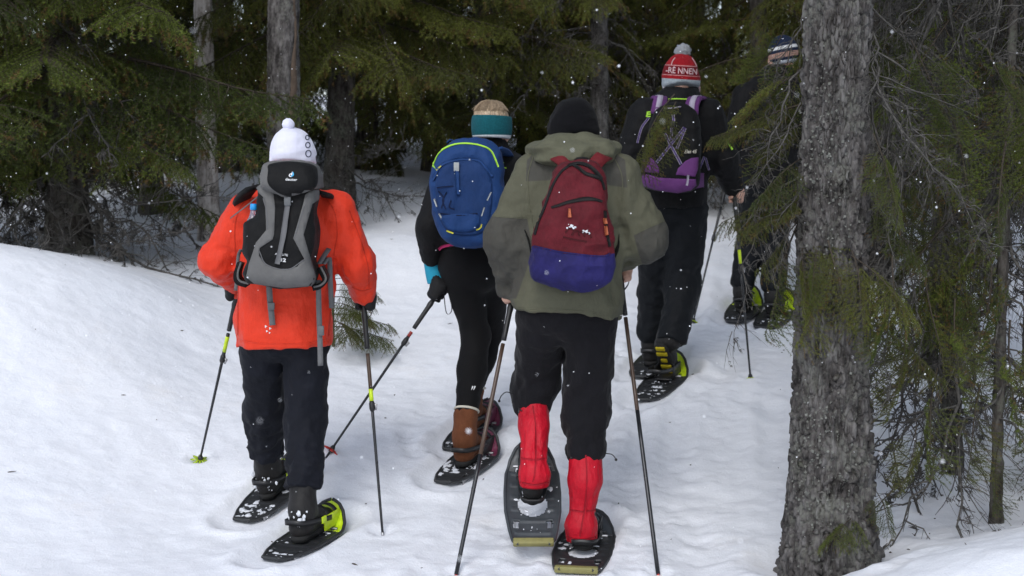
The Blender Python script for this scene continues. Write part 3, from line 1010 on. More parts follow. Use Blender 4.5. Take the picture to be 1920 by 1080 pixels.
TREE_N = [0]
def spruce(px, Y, dia, H, label, live, dead, boughs=40, z_live=0.8, reach=1.3, lean=(0, 0), seed=1, group="spruces behind the trail", bark=None, kind=None, nt=28, nz=110, plate=0.006,
           up=9, lowdead=10, sky=1.0, live_lo=None, upper_reach=1.3, front=None):
    """A spruce rooted in the snow: trunk with bark plates, live boughs, dead boughs below them."""
    r_ = np.random.default_rng(1000 + seed)
    x = (px - 960.0) / FPX * Y / math.cos(PITCH)
    base = np.array([x, Y, float(gz(np.array(x), np.array(Y), False)) - 0.03])
    t = empty("spruce_tree", base, None, label, "tree", group)
    zs = np.concatenate([np.linspace(-0.25, 3.4, int(nz * 0.8)), np.linspace(3.5, H, int(nz * 0.2))])
    V, F = trunk_mesh(base, H, dia / 2, 0.03, lean, seed, nt, nz, plate, zs=zs)
    mk("trunk", V, F, bark or BARK2, t)
    def place(z, az, ln, pitch, me, L, name):
        b = axis_at(base, lean, seed, z)
        d = np.array([math.cos(az) * math.cos(pitch), math.sin(az) * math.cos(pitch), math.sin(pitch)])
        for q in (0.35, 0.6, 0.85, 1.05):
            p = b + d * ln * q
            for kx, ky, kr in KEEP:
                if (p[0] - kx) ** 2 + (p[1] - ky) ** 2 < kr * kr and p[2] < 3.4: return
            if p[2] < float(gz_base(np.array(p[0]), np.array(p[1]))) - 0.25: return
        add_bough(t, me, name, orient(b, b + d * ln, L, r_.normal() * 0.25))
    GA = 2.399963
    az0 = r_.random() * 6.28
    for i in range(boughs):
        z = z_live + (4.6 - z_live) * (i + r_.random()) / boughs
        ln = reach * (0.62 + 0.5 * r_.random()) * (1.0 - 0.05 * max(0, z - 1))
        az = az0 + i * GA + r_.normal() * 0.3
        if front is not None and math.sin(az) > 0.5 and r_.random() < front: az = -az
        me = live[int(r_.random() * len(live))]
        place(z, az, ln, math.radians(-4 - 22 * r_.random()), me, 1.2, "bough")
    for i in range(up):
        z = 4.6 + (min(H, 11) - 4.8) * (i + r_.random()) / up
        ln = upper_reach * (0.8 + 0.4 * r_.random()) * (1 - 0.5 * (z - 4.6) / 7)
        place(z, az0 + i * GA, ln, math.radians(-8 - 15 * r_.random()), live[int(r_.random() * len(live))], 1.2, "bough")
    for i in range(lowdead):
        z = 0.25 + (max(1.4, z_live + 0.9)) * r_.random()
        place(z, r_.random() * 6.28, reach * (0.4 + 0.5 * r_.random()), math.radians(-5 - 30 * r_.random()), dead[int(r_.random() * len(dead))], 1.2, "dead_branch")
    return t, base
# ------------------------------------------------------------------ walking poles
def pole(top, tip, label, grip=BLACKPL, band=None, basket=None, lock=0.62, style=SHAFT, tipmat=None, band_at=(0.50, 0.58), r=0.0085, strap=True, basket_at=0.955, upper=None, upper_to=0.36, bas_r=0.045):
    top = np.asarray(top, float); tip = np.asarray(tip, float); tip = tip + norm(tip - top) * 0.03
    d = norm(tip - top); L = np.linalg.norm(tip - top)
    q = empty("walking_pole", tip, None, label, "walking pole", "walking poles in the hikers' hands")
    at = lambda t: top + d * L * t
    # grip with a shaped head and swellings
    gl = min(0.30, 0.32 * L); s = np.linspace(0, 1, 16)
    gr = 0.0135 + 0.0035 * np.exp(-((s - 0.02) / 0.06) ** 2) + 0.0022 * np.sin(s * 26) * (s < 0.55) - 0.003 * s
    V, F = tube(top + d * (gl * s[:, None] - 0.04), gr, 14)
    g = mk("grip", V, F, grip, q)
    if strap:
        side = norm(np.cross(d, [0, 1.0, 0.2]))
        lp = smooth_line([top, top + side * 0.03 + np.array([0, -0.02, -0.03]), top + side * 0.045 + np.array([0, -0.02, -0.10]), top + side * 0.012 + np.array([0, -0.01, -0.13]), top + d * 0.01], 24)
        V, F = ribbon(lp, 0.016, 0.0022, np.cross(d, side)); mk("wrist_strap", V, F, grip, g)
    e = 0.985
    lines = [(gl / L - 0.02, lock, r, upper or style)]
    if upper: lines = [(gl / L - 0.02, max(upper_to, gl / L), r, upper), (max(upper_to, gl / L), lock, r, style)]
    for i, (a, b, rr, mt) in enumerate(lines):
        if b > a:
            V, F = tube(np.linspace(at(a), at(b), 6), rr, 12); mk("upper_shaft", V, F, mt, q)
    V, F = tube(np.linspace(at(lock - 0.01), at(e), 8), np.linspace(r * 0.82, r * 0.62, 8), 12); mk("lower_shaft", V, F, style, q)
    if lock < 0.97:
        V, F = tube(np.array([at(lock - 0.022), at(lock - 0.012), at(lock + 0.010), at(lock + 0.02)]), np.array([r * 1.05, r * 1.45, r * 1.45, r * 0.95]), 12)
        c = mk("lock_clamp", V, F, BLACKPL, q)
        side = norm(np.cross(d, [0.3, 1.0, 0]))
        V, F = tube(np.array([at(lock - 0.008) + side * r * 1.1, at(lock - 0.006) + side * r * 2.3, at(lock + 0.016) + side * r * 1.9]), np.array([0.005, 0.0055, 0.004]), 8); mk("clamp_lever", V, F, STEEL, c)
    if band is not None:
        V, F = tube(np.linspace(at(band_at[0]), at(band_at[1]), 4), r * 1.06, 12); mk("colour_band", V, F, band, q)
    V, F = tube(np.array([at(e - 0.01), at(0.993), tip]), np.array([r * 0.8, r * 0.72, 0.002]), 8); mk("tip", V, F, tipmat or STEEL, q)
    if basket is not None:
        c = at(basket_at); u = norm(np.cross(d, [1.0, 0.2, 0])); v = np.cross(d, u)
        Vs = []
        n = 96; a = np.arange(n) * 2 * math.pi / n
        ro = bas_r * (0.80 + 0.20 * np.cos(a * 8)); ri = np.full(n, 0.010)
        lay = []
        for rr, h in ((ri, 0.006), (ro * 0.55, 0.003), (ro, -0.004), (ro, -0.0065), (ro * 0.55, -0.0005), (ri, -0.004)):
            lay.append(c - d * np.asarray(h) + rr[:, None] * (np.cos(a)[:, None] * u + np.sin(a)[:, None] * v))
        V = np.concatenate(lay); k = len(lay)
        i = np.arange(k)[:, None] * n; j = np.arange(n)[None]; j2 = (j + 1) % n; i2 = (np.arange(k)[:, None] + 1) % k * n
        F = np.stack([i + j, i + j2, i2 + j2, i2 + j], -1).reshape(-1, 4)
        # open slots between the petals
        mid = V[F].mean(1) - c; ang = np.arctan2(mid @ v, mid @ u) * 8
        rad = np.linalg.norm(mid, axis=1)
        keep = ~((np.cos(ang) < -0.25) & (rad > bas_r * 0.40) & (rad < bas_r * 0.70))
        mk("basket", V, F[keep], basket, q)
        V, F = tube(np.array([c - d * 0.022, c - d * 0.01, c + d * 0.012]), np.array([r * 0.9, r * 1.5, r * 1.2]), 10); mk("basket_collar", V, F, BLACKPL, q)
    PRESS.append((tip[0], tip[1], 0.05, 0.02))
    return q

# ------------------------------------------------------------------ snowshoes
def outline(L, w, kind):
    """Half widths along the length from tail (0) to toe (1)."""
    if kind == 'tail':
        s = np.array([0, 0.02, 0.08, 0.2, 0.4, 0.6, 0.75, 0.88, 0.95, 0.985, 1.0]); h = np.array([0.16, 0.20, 0.27, 0.38, 0.47, 0.50, 0.50, 0.43, 0.31, 0.18, 0.02])
    else:
        s = np.array([0, 0.015, 0.05, 0.15, 0.35, 0.55, 0.75, 0.88, 0.95, 0.985, 1.0]); h = np.array([0.26, 0.33, 0.37, 0.42, 0.49, 0.50, 0.48, 0.40, 0.30, 0.18, 0.02])
    t = np.linspace(0, 1, 97) ** 0.9
    return t * L, np.interp(t, s, h) * w

def deck_z(y, L, rise):
    u = np.clip((y / L - 0.80) / 0.20, 0, 1)
    t = np.clip((0.12 - y / L) / 0.12, 0, 1)
    return rise * u ** 1.6 + 0.012 * t ** 2

def snowshoe(tail, toe, label, group, kind='tail', L=0.58, w=0.21, rise=0.075, deck_mat=None, toe_mat=None, strap_mat=None, tail_mat=None, hole=True, roll=0.0, snow=30, seed=1, toe_from=0.78, toe_rise=None, press=True, hsz=0.0, fyr=0.70):
    """Strapped-on snowshoe; local frame: +y to the toe, +z up, origin at the tail on the snow."""
    tail = np.asarray(tail, float); toe = np.asarray(toe, float)
    y = norm(toe - tail); z = np.array([0, 0, 1.0]) - y[2] * y; z = norm(z); x = np.cross(y, z)
    if roll: x, z = x * math.cos(roll) + z * math.sin(roll), z * math.cos(roll) - x * math.sin(roll)
    R = Matrix(((x[0], y[0], z[0]), (x[1], y[1], z[1]), (x[2], y[2], z[2])))
    q = empty("snowshoe", tail, R, label, "snowshoe", group)
    r_ = np.random.default_rng(seed)
    deck_mat = deck_mat or GREYPL; toe_mat = toe_mat or deck_mat
    rise = toe_rise if toe_rise is not None else rise
    ys, hw = outline(L, w, kind)
    n = len(ys)
    NC = 45
    cross = np.linspace(-1, 1, NC)
    th = 0.010; zt = 0.035
    X = hw[:, None] * cross[None]; Y = np.repeat(ys[:, None], NC, 1); Z = deck_z(Y, L, rise) + zt + 0.006 * np.abs(cross)[None] ** 3
    ribs = 0.003 * (np.cos(Y / L * 50) > 0.6) * (np.abs(cross)[None] < 0.8); Z = Z + ribs
    top = np.stack([X, Y, Z], -1).reshape(-1, 3); bot = top - np.array([0, 0, th])
    i = np.arange(n - 1)[:, None] * NC; j = np.arange(NC - 1)[None]
    Q = np.stack([i + j, i + j + 1, i + NC + 1 + j, i + NC + j], -1).reshape(-1, 4)
    c = top[Q].mean(1)
    hy = 0.43 * L
    inhole = ((c[:, 0] / (0.28 * w)) ** 2 + ((c[:, 1] - hy) / (0.13 * L)) ** 2 < 1) if hole else np.zeros(len(c), bool)
    for sx in (-1, 1):
        for (fy, lx, ly) in ((0.22, 0.05, 0.04), (0.80, 0.05, 0.035)):
            inhole |= (np.abs(c[:, 0] - sx * 0.34 * w * (0.9 if fy < 0.5 else 0.75)) < lx * w) & (np.abs(c[:, 1] - fy * L) < ly * L)
    istoe = c[:, 1] > toe_from * L
    def slab(mask):
        q4 = Q[mask]; m = len(top)
        V = np.concatenate([top, bot]); Fs = [q4, q4[:, ::-1] + m]
        e = {}
        for f in q4:
            for a, b in zip(f, np.roll(f, -1)): e.setdefault((min(a, b), max(a, b)), []).append((a, b))
        sk = np.array([(b, a, a + m, b + m) for k_, v in e.items() if len(v) == 1 for a, b in v])
        Fs = np.concatenate(Fs + [sk])
        used = np.unique(Fs); mp = np.zeros(len(V), int); mp[used] = np.arange(len(used))
        return V[used], mp[Fs]
    V, F = slab(~inhole & ~istoe); deck = mk("deck", V, F, deck_mat, q, smooth=False, local=True)
    V, F = slab(~inhole & istoe); toe_o = mk("toe_plate", V + np.array([0, 0, 0.0015]), F, toe_mat, q, smooth=False, local=True)
    for sx in (-1, 1):      # rim
        line = np.stack([sx * hw, ys, deck_z(ys, L, rise) + zt + 0.002], -1)
        V, F = tube(line, 0.0075, 8); mk("side_rim", V, F, deck_mat, q, local=True)
        # toothed traction rail underneath
        yy = np.linspace(0.12 * L, 0.78 * L, 27); zz = np.where(np.arange(27) % 2, 0.0, 0.016)
        a = np.stack([np.full(27, sx * w * 0.33), yy, zz + 0.0], -1); b = np.stack([np.full(27, sx * w * 0.33), yy, np.full(27, zt)], -1)
        V = np.concatenate([a, b, a + [0.003, 0, 0], b + [0.003, 0, 0]])
        k = np.arange(26)
        F = np.concatenate([np.stack([k, k + 1, k + 28, k + 27], -1), np.stack([k + 54, k + 81, k + 82, k + 55], -1), np.stack([k, k + 54, k + 55, k + 1], -1)])
        mk("traction_rail", V, F, STEEL, q, smooth=False, local=True)
    V, F = box((0, 0.012, deck_z(0.01, L, rise) + zt), (w * (0.36 if kind == 'tail' else 0.72), 0.022 if kind == 'tail' else 0.03, 0.018 if kind == 'tail' else 0.026), None, 0.005)
    mk("tail_bumper", V, F, tail_mat or deck_mat, q, local=True)
    # binding: pivot bar, foot plate with crampon, side wings, straps
    fy = fyr * L; fz = zt + 0.012
    V, F = box((0, fy + 0.03, fz - 0.004), (w * 0.72, 0.014, 0.012), None, 0.004); mk("pivot_bar", V, F, STEEL, q, local=True)
    V, F = box((0, fy + 0.01, fz + 0.004), (0.085, 0.16, 0.010), None, 0.004); mk("foot_plate", V, F, BLACKPL, q, local=True)
    for sx in (-1, 1):
        V, F = box((sx * 0.052, fy + 0.03, fz + 0.035), (0.008, 0.13, 0.062), None, 0.003); mk("binding_wing", V, F, strap_mat or BLACKPL, q, local=True)
    a = np.linspace(0, math.pi, 15)
    for sy, hh in ((fy + 0.075, 0.075), (fy + 0.005, 0.088)):
        line = np.stack([0.054 * np.cos(a), np.full(15, sy), fz + 0.012 + hh * np.sin(a) ** 0.7], -1)
        V, F = ribbon(line, 0.022, 0.004, [0, 1, 0]); mk("toe_strap", V, F, BLACKPL, q, local=True)
    line = smooth_line([(0.056, fy + 0.02, fz + 0.05), (0.058, fy - 0.10, fz + 0.07 - hsz), (0.04, fy - 0.185, fz + 0.085 - hsz), (0, fy - 0.20, fz + 0.09 - hsz), (-0.04, fy - 0.185, fz + 0.085 - hsz), (-0.058, fy - 0.10, fz + 0.07 - hsz), (-0.056, fy + 0.02, fz + 0.05)], 30)
    V, F = ribbon(line, 0.022, 0.005, [0, 0, 1]); hs = mk("heel_strap", V, F, BLACKPL, q, local=True)
    for sx in (-1, 1):
        V, F = box((sx * 0.061, fy - 0.05, fz + 0.062 - hsz * 0.6), (0.010, 0.035, 0.028), None, 0.003); mk("buckle", V, F, strap_mat or BLACKPL, hs, local=True)
    # caked snow
    if snow:
        ps = []
        v0, f0 = ico((0, 0, 0), 1.0, 2)
        cl = [(r_.random(), r_.random() * 2 - 1) for _ in range(5)]
        for k in range(snow * 2):
            cu, cs = cl[int(r_.random() * 5)]
            u = np.clip(cu + r_.normal() * 0.10, 0, 1); yy = (0.03 + 0.72 * u) * L; hwk = np.interp(yy, ys, hw)
            s_ = 0.0015 + 0.009 * r_.random() ** 3
            c0 = np.array([np.clip(cs * 0.8 + r_.normal() * 0.3, -0.95, 0.95) * hwk, yy, zt + deck_z(yy, L, rise) + s_ * 0.1])
            v = c0 + v0 * s_ * np.array([0.8 + 1.2 * r_.random(), 0.8 + 1.2 * r_.random(), 0.30 + 0.3 * r_.random()]) * (0.35 + 1.3 * vnoise(v0 * 2.2 + k * 3.1)[:, None]); ps.append((v, f0))
        V, F = join(*ps); o = mk("caked_snow", V, F, CAKED, q, local=True); o["kind"] = "stuff"
    if press:
        SHOES.append((tail, toe))
    return q, (x, y, z), tail, fyr * L

def foot_frame(sh):
    """Ankle-side frame of a boot standing in a snowshoe's binding: origin under the heel."""
    q, (x, y, z), tail, fo = sh
    return tail + y * (fo - 0.16) + z * 0.058, x, y, z

def boot(parent, fr, mat, sole, shaft_to, r_sh=0.058, pitch=0.0, h=0.006, name="boot", cuff=0.19, sl=1.0):
    o, x, y, z = fr
    if pitch:   # heel lifted about the toe
        piv = o + y * 0.22
        y2 = y * math.cos(pitch) - z * math.sin(pitch); z2 = z * math.cos(pitch) + y * math.sin(pitch)
        o = piv - y2 * 0.22; y, z = y2, z2
    A = lambda a, b, c: o + x * a + y * b + z * c
    top = A(0, 0.05, cuff) if shaft_to is None else np.asarray(shaft_to, float)
    def fn(P):
        d = seg(P, A(0, 0.02, 0.035), A(0, 0.14, 0.032), 0.042, 0.043, u=x)
        d = smin(d, seg(P, A(0, 0.14, 0.030), A(0, 0.225, 0.026), 0.044, 0.036, u=x), 0.02)
        d = smin(d, seg(P, A(0, 0.035, 0.05), A(0, 0.045, 0.12), 0.046 * sl, 0.05 * sl, u=x), 0.03)
        d = smin(d, seg(P, A(0, 0.06, 0.10), A(0, 0.15, 0.05), 0.046 * sl, 0.04, u=x), 0.03)
        d = smin(d, seg(P, A(0, 0.045, 0.11), top, 0.05 * sl, r_sh, fold=(0.003, 30, 2, 3)), 0.03)
        return smax(d, -((P - A(0, 0, 0.0)) @ z.astype(np.float32)), 0.01)
    lo, hi = bounds(A(0, 0, 0), A(0, 0.22, 0), top, pad=0.09)
    V, F = surface_nets(fn, lo, hi, h)
    b = mk(name, V, F, mat, parent)
    ln = [A(0.046, 0.16, 0), A(0.036, 0.235, 0), A(0, 0.262, 0), A(-0.036, 0.235, 0), A(-0.046, 0.16, 0), A(-0.038, 0.06, 0), A(-0.036, 0.0, 0), A(0, -0.026, 0), A(0.036, 0.0, 0), A(0.038, 0.06, 0)]
    ring = round_poly(ln, 40)
    n = len(ring)
    V = np.concatenate([ring + z * 0.012, ring - z * 0.012, [A(0, 0.12, 0.012)], [A(0, 0.12, -0.012)]])
    k = np.arange(n); k2 = (k + 1) % n
    mk("sole", V, [np.stack([k, k2, k2 + n, k + n], -1), np.concatenate([np.stack([k2, k, np.full(n, 2 * n)], -1), np.stack([k + n, k2 + n, np.full(n, 2 * n + 1)], -1)])], sole, b, smooth=False)
    return b, A, top

# ------------------------------------------------------------------ hands and heads
def hand_fn(wrist, grip, g, back, infl=0.0, side=1):
    """Closed hand round a pole grip at `grip` with axis g (pointing down); `back` points to the back of the hand."""
    wrist = np.asarray(wrist, float); grip = np.asarray(grip, float); g = norm(np.asarray(g, float))
    back = np.asarray(back, float); back = norm(back - (back @ g) * g); e = np.cross(g, back) * side
    palm = grip + back * 0.030
    def fn(P):
        d = seg(P, palm - g * 0.030, palm + g * 0.030, (0.020 + infl, 0.034 + infl), (0.018 + infl, 0.030 + infl), u=back)
        d = smin(d, seg(P, wrist, palm - g * 0.012, 0.028 + infl, 0.026 + infl), 0.02)
        for k, (o_, fl) in enumerate(((-0.030, 0.95), (-0.010, 1.05), (0.011, 1.0), (0.031, 0.85))):
            rr = 0.017 + 0.010
            a = np.linspace(0.35, 0.35 + 3.9 * fl, 6)
            pts = [grip + g * o_ + rr * (back * math.cos(t) + e * math.sin(t)) for t in a]
            pts[0] = palm + g * o_ + e * 0.012
            d = smin(d, chain(P, pts, [0.0105 + infl, 0.0102 + infl, 0.0098 + infl, 0.0092 + infl, 0.0088 + infl, 0.008 + infl], 0.004), 0.005)
        a = np.linspace(-0.5, -2.7, 4)
        pts = [palm - g * 0.03 - e * 0.018] + [grip - g * (0.052 - 0.01 * k) + 0.028 * (back * math.cos(t) + e * math.sin(t)) for k, t in enumerate(a)]
        d = smin(d, chain(P, pts, [0.014 + infl, 0.0125 + infl, 0.0115 + infl, 0.0105 + infl, 0.009 + infl], 0.006), 0.008)
        return d
    lo, hi = bounds(wrist, grip, grip + g * 0.06, grip - g * 0.06, pad=0.07)
    return surface_nets(fn, lo, hi, 0.0036)

def head_mesh(c, face, up, s=1.0, neck=None, h=0.006):
    """Head centred at c (between the ears), looking along `face`."""
    c = np.asarray(c, float) + [0, 0.022, 0]; s = s * 0.95; face = norm(np.asarray(face, float)); up = np.asarray(up, float); up = norm(up - (up @ face) * face); rt = np.cross(face, up)
    A = lambda r, f, u: c + s * (rt * r + face * f + up * u)
    neck = A(0, -0.03, -0.16) if neck is None else np.asarray(neck, float)
    def fn(P):
        Q = (P - c.astype(np.float32)) / s
        L = np.stack([Q @ rt, Q @ face, Q @ up], -1).astype(np.float32)
        d = ball(L, (0, -0.012, 0.035), (0.076, 0.097, 0.085))
        d = smin(d, ball(L, (0, 0.03, -0.04), (0.056, 0.062, 0.075)), 0.03)
        d = smin(d, ball(L, (0, 0.065, -0.085), (0.026, 0.026, 0.022)), 0.03)
        d = smin(d, seg(L, (0, 0.088, 0.012), (0, 0.108, -0.028), 0.009, 0.015), 0.012)
        d = smin(d, seg(L, (-0.042, 0.076, 0.022), (0.042, 0.076, 0.022), 0.012, 0.012), 0.015)
        for sx in (-1, 1):
            d = smax(d, -ball(L, (sx * 0.031, 0.094, 0.002), (0.018, 0.014, 0.011)), 0.012)
            d = smin(d, ball(L, (sx * 0.031, 0.078, 0.002), 0.0125), 0.002)
            e = ball(L, (sx * 0.079, -0.008, -0.008), (0.011, 0.019, 0.032))
            e = smax(e, -ball(L, (sx * 0.089, 0.0, -0.006), (0.010, 0.010, 0.018)), 0.006)
            d = smin(d, e, 0.006)
            d = smin(d, ball(L, (sx * 0.042, 0.062, -0.028), (0.024, 0.022, 0.022)), 0.02)
        d = smin(d, seg(L, (-0.021, 0.086, -0.062), (0.021, 0.086, -0.062), 0.007, 0.007), 0.006)
        d = smax(d, -seg(L, (-0.02, 0.098, -0.0615), (0.02, 0.098, -0.0615), 0.0025, 0.0025), 0.004)
        nk = ((neck - c) / s); nl = np.array([nk @ rt, nk @ face, nk @ up])
        d = smin(d, seg(L, (0, -0.028, -0.03), nl, 0.056, 0.062), 0.03)
        return d * s
    lo, hi = bounds(A(0, 0, 0.1), A(0, 0, -0.1), neck, pad=0.14)
    return surface_nets(fn, lo, hi, h)

def under_body(J):
    J = dict(J)
    for s in 'lr': J['an' + s] = J['an' + s] + (J['kn' + s] - J['an' + s]) * 0.3
    """Plain body under the clothes (torso, arms, legs) joined to the head and hands."""
    def fn(P):
        d = chain(P, [J['pelvis'], J['waist'], J['chest'], J['neck']], [(0.11, 0.06), (0.11, 0.07), (0.13, 0.08), (0.05, 0.05)], 0.05)
        for s in 'lr':
            d = smin(d, chain(P, [J['sh' + s], J['el' + s], J['wr' + s]], [0.044, 0.036, 0.026], 0.02), 0.04)
            d = smin(d, chain(P, [J['hip' + s], J['kn' + s], J['an' + s]], [0.055, 0.042, 0.034], 0.02), 0.03)
        return d
    pts = [np.asarray(v, float) for v in J.values()]
    lo, hi = bounds(*pts, pad=0.1)
    return surface_nets(fn, lo, hi, 0.014)
# ------------------------------------------------------------------ fabrics of the clothes
ORANGE = fabric("orange_shell", (0.62, 0.036, 0.012), 0.55, 0.10, 0.45, sheen=0.05)
ORANGED = fabric("orange_seam", (0.46, 0.024, 0.008), 0.6, 0.1, 0.2)
NAVYPANT = fabric("navy_trousers", (0.0045, 0.0055, 0.010), 0.75, 0.25, 0.4)
BLACKSHELL = fabric("black_shell", (0.0038, 0.0038, 0.0045), 0.7, 0.25, 0.4)
BLACKTIGHT = fabric("black_tights", (0.003, 0.003, 0.0036), 0.8, 0.2, 0.15)
BLACKPANT = fabric("black_trousers", (0.004, 0.0037, 0.0055), 0.85, 0.25, 0.45, sheen=0.06)
BLUEBLACK = fabric("blue_black_trousers", (0.0038, 0.005, 0.007), 0.7, 0.25, 0.4)
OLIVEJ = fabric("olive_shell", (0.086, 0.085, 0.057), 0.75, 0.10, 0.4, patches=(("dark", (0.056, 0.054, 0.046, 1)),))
OLIVEH = fabric("olive_hood", (0.094, 0.094, 0.062), 0.75, 0.12, 0.4)
GREYCOLLAR = fabric("grey_collar", (0.045, 0.044, 0.046), 0.8, 0.3, 0.5)
WHITEHAT = fabric("white_jersey", (0.66, 0.66, 0.78), 0.9, 0.05, 0.25, sheen=0.3)
BLACKKNIT = knit("black_knit", (0.003, 0.003, 0.004))
TEALKNIT = knit("teal_knit", (0.008, 0.085, 0.105), 230, patches=(("trim", (0.62, 0.65, 0.68, 1)),))
REDKNIT = knit("red_knit", (0.26, 0.009, 0.014), 200, patches=(("band", (0.14, 0.005, 0.010, 1)), ("line", (0.45, 0.25, 0.25, 1)), ("brim", (0.30, 0.34, 0.37, 1))))
GREYKNIT = knit("grey_yarn", (0.26, 0.27, 0.29), 120)
STRIPEKNIT = knit("striped_knit", (0.012, 0.02, 0.045), 200, patches=(("s1", (0.7, 0.7, 0.7, 1)), ("s2", (0.40, 0.24, 0.19, 1)), ("s3", (0.55, 0.57, 0.62, 1))))
HATTEXT = fabric("pale_letters", (0.52, 0.36, 0.37), 0.9, 0.1)
GAITER = fabric("red_gaiter", (0.42, 0.006, 0.018), 0.5, 0.22, 0.7, sheen=0.0)
GAITERD = fabric("dark_red_tape", (0.27, 0.005, 0.014), 0.6, 0.2, 0.3)
BROWNBOOT = fabric("brown_suede", (0.120, 0.042, 0.018), 0.85, 0.25, 0.4)
BLACKBOOT = fabric("black_boot", (0.016, 0.015, 0.015), 0.55, 0.3, 0.3)
SOLE = plastic("boot_sole", (0.02, 0.02, 0.02), 0.8, 0.2)
YELLOWSOLE = plastic("yellow_sole", (0.42, 0.33, 0.01), 0.6, 0.3)
CYAN = fabric("cyan_glove", (0.02, 0.28, 0.42), 0.7, 0.1)
BLACKGLOVE = fabric("black_glove", (0.012, 0.012, 0.013), 0.7, 0.2)
PINK = fabric("pink_piping", (0.42, 0.03, 0.12), 0.7, 0.1)
HAIR = simple("blonde_hair", (0.36, 0.27, 0.18), 0.45, 0.4, 1.0, 0.55, 0.6, 0.003)
_m = [n for n in HAIR.node_tree.nodes if n.type == "MAPPING"][0]; _m.inputs["Scale"].default_value = (260, 260, 30)
BAGBLACK = fabric("black_ripstop", (0.0042, 0.0042, 0.0046), 0.7, 0.2, 0.35)
BAGGREY = fabric("grey_ripstop", (0.120, 0.118, 0.116), 0.75, 0.12, 0.3)
WEBBING = fabric("grey_webbing", (0.125, 0.125, 0.13), 0.8, 0.12, 0.1)
BAGBLUE = fabric("blue_nylon", (0.010, 0.040, 0.140), 0.7, 0.15, 0.4)
BAGBLUED = fabric("deep_blue_nylon", (0.008, 0.031, 0.110), 0.7, 0.15, 0.4)
LIMECLOTH = fabric("lime_piping", (0.36, 0.66, 0.06), 0.7, 0.08, 0.1)
YELLOWTAB = fabric("yellow_tab", (0.55, 0.52, 0.06), 0.7, 0.1, 0.1)
SILVER = fabric("reflective_tape", (0.34, 0.36, 0.36), 0.5, 0.1, 0.1)
BAGRED = fabric("wine_red_nylon", (0.085, 0.006, 0.011), 0.7, 0.38, 0.5)
BAGVIOLET = fabric("violet_blue_nylon", (0.014, 0.012, 0.080), 0.75, 0.38, 0.5)
STRAPRED = fabric("dark_red_strap", (0.115, 0.010, 0.014), 0.7, 0.15, 0.3)
ZIP = fabric("black_zip", (0.006, 0.006, 0.006), 0.6, 0.2, 0.2)
TAN = plastic("orange_leather", (0.36, 0.085, 0.03), 0.6)
PURPLE = fabric("purple_nylon", (0.120, 0.036, 0.150), 0.7, 0.12, 0.3)
PURPLESTRAP = fabric("purple_webbing", (0.070, 0.045, 0.165), 0.7, 0.12, 0.1)
PALESTRAP = fabric("pale_webbing", (0.36, 0.32, 0.40), 0.7, 0.12, 0.1)
LOGODARK = fabric("dark_print", (0.05, 0.006, 0.008), 0.8, 0.1, 0.1)
NAVYPRINT = fabric("navy_print", (0.004, 0.010, 0.04), 0.8, 0.1, 0.1)
CREAM = fabric("cream_stitch", (0.55, 0.52, 0.44), 0.8, 0.05, 0.1)
LOGOBLUE = plastic("sky_blue_print", (0.05, 0.35, 0.62), 0.6, 0.3)
CAPBLUE = plastic("blue_cap", (0.01, 0.26, 0.62), 0.35)
PURPLEDECK = plastic("plum_plastic", (0.130, 0.022, 0.055), 0.45)
SLATE = plastic("slate_plastic", (0.040, 0.046, 0.052), 0.4)
DARKDECK = plastic("dark_deck", (0.022, 0.023, 0.025), 0.45)
OLIVEPL = plastic("olive_rubber", (0.22, 0.20, 0.07), 0.6)
SHAFTRED = plastic("red_shaft", (0.30, 0.02, 0.015), 0.35)
SHAFTPAT = plastic("bronze_shaft", (0.06, 0.035, 0.022), 0.35)
LIMECLEAR = plastic("clear_lime", (0.50, 0.68, 0.03), 0.2)
_b = LIMECLEAR.node_tree.nodes["Principled BSDF"]; _b.inputs['Transmission Weight'].default_value = 0.45
CLEAR = plastic("clear_bottle", (0.55, 0.45, 0.55), 0.15); CLEAR.node_tree.nodes["Principled BSDF"].inputs['Transmission Weight'].default_value = 0.7

def G(px, py, y0=4.6, y1=20):
    """Point of the snow seen at a photograph pixel."""
    Y = np.arange(y0, y1, 0.01); d = ray(px, py)
    P = CAM + d[None] * (Y / d[1])[:, None]
    below = P[:, 2] < gz_base(P[:, 0], P[:, 1])
    i = int(np.argmax(below)) if below.any() else len(Y) - 1
    return P[i]

def on_ground(p, head, L):
    x = p[0] + L * math.sin(head) * 0.98; y = p[1] + L * math.cos(head) * 0.98
    return np.array([x, y, float(gz_base(np.array(x), np.array(y)))])

def shoe_at(px, py, headdeg, label, group, L=0.58, **kw):
    t = G(px, py); e = on_ground(t, math.radians(headdeg), L)
    return snowshoe(t - [0, 0, 0.045], e - [0, 0, 0.045], label, group, L=L, **kw)

def cloth(fn, amp=0.004, sc=(9, 9, 12), seed=0):
    """Broad soft folds added to a garment."""
    def g(P):
        d = fn(P)
        n = np.abs(d) < 0.03
        if n.any():
            Q = P[n] * np.array(sc, np.float32) + seed
            wv = vnoise(Q * 0.5 + 3)[:, None]
            d = d.copy(); r1 = ridge(Q + wv * 1.8); r2 = ridge(Q * 2.1 + wv * 2 + 4)
            d[n] -= amp * (np.sign(r1) * np.abs(r1) ** 0.8 + 0.55 * r2 + 0.25 * ridge(Q * 4.3 + 9))
        return d
    return g

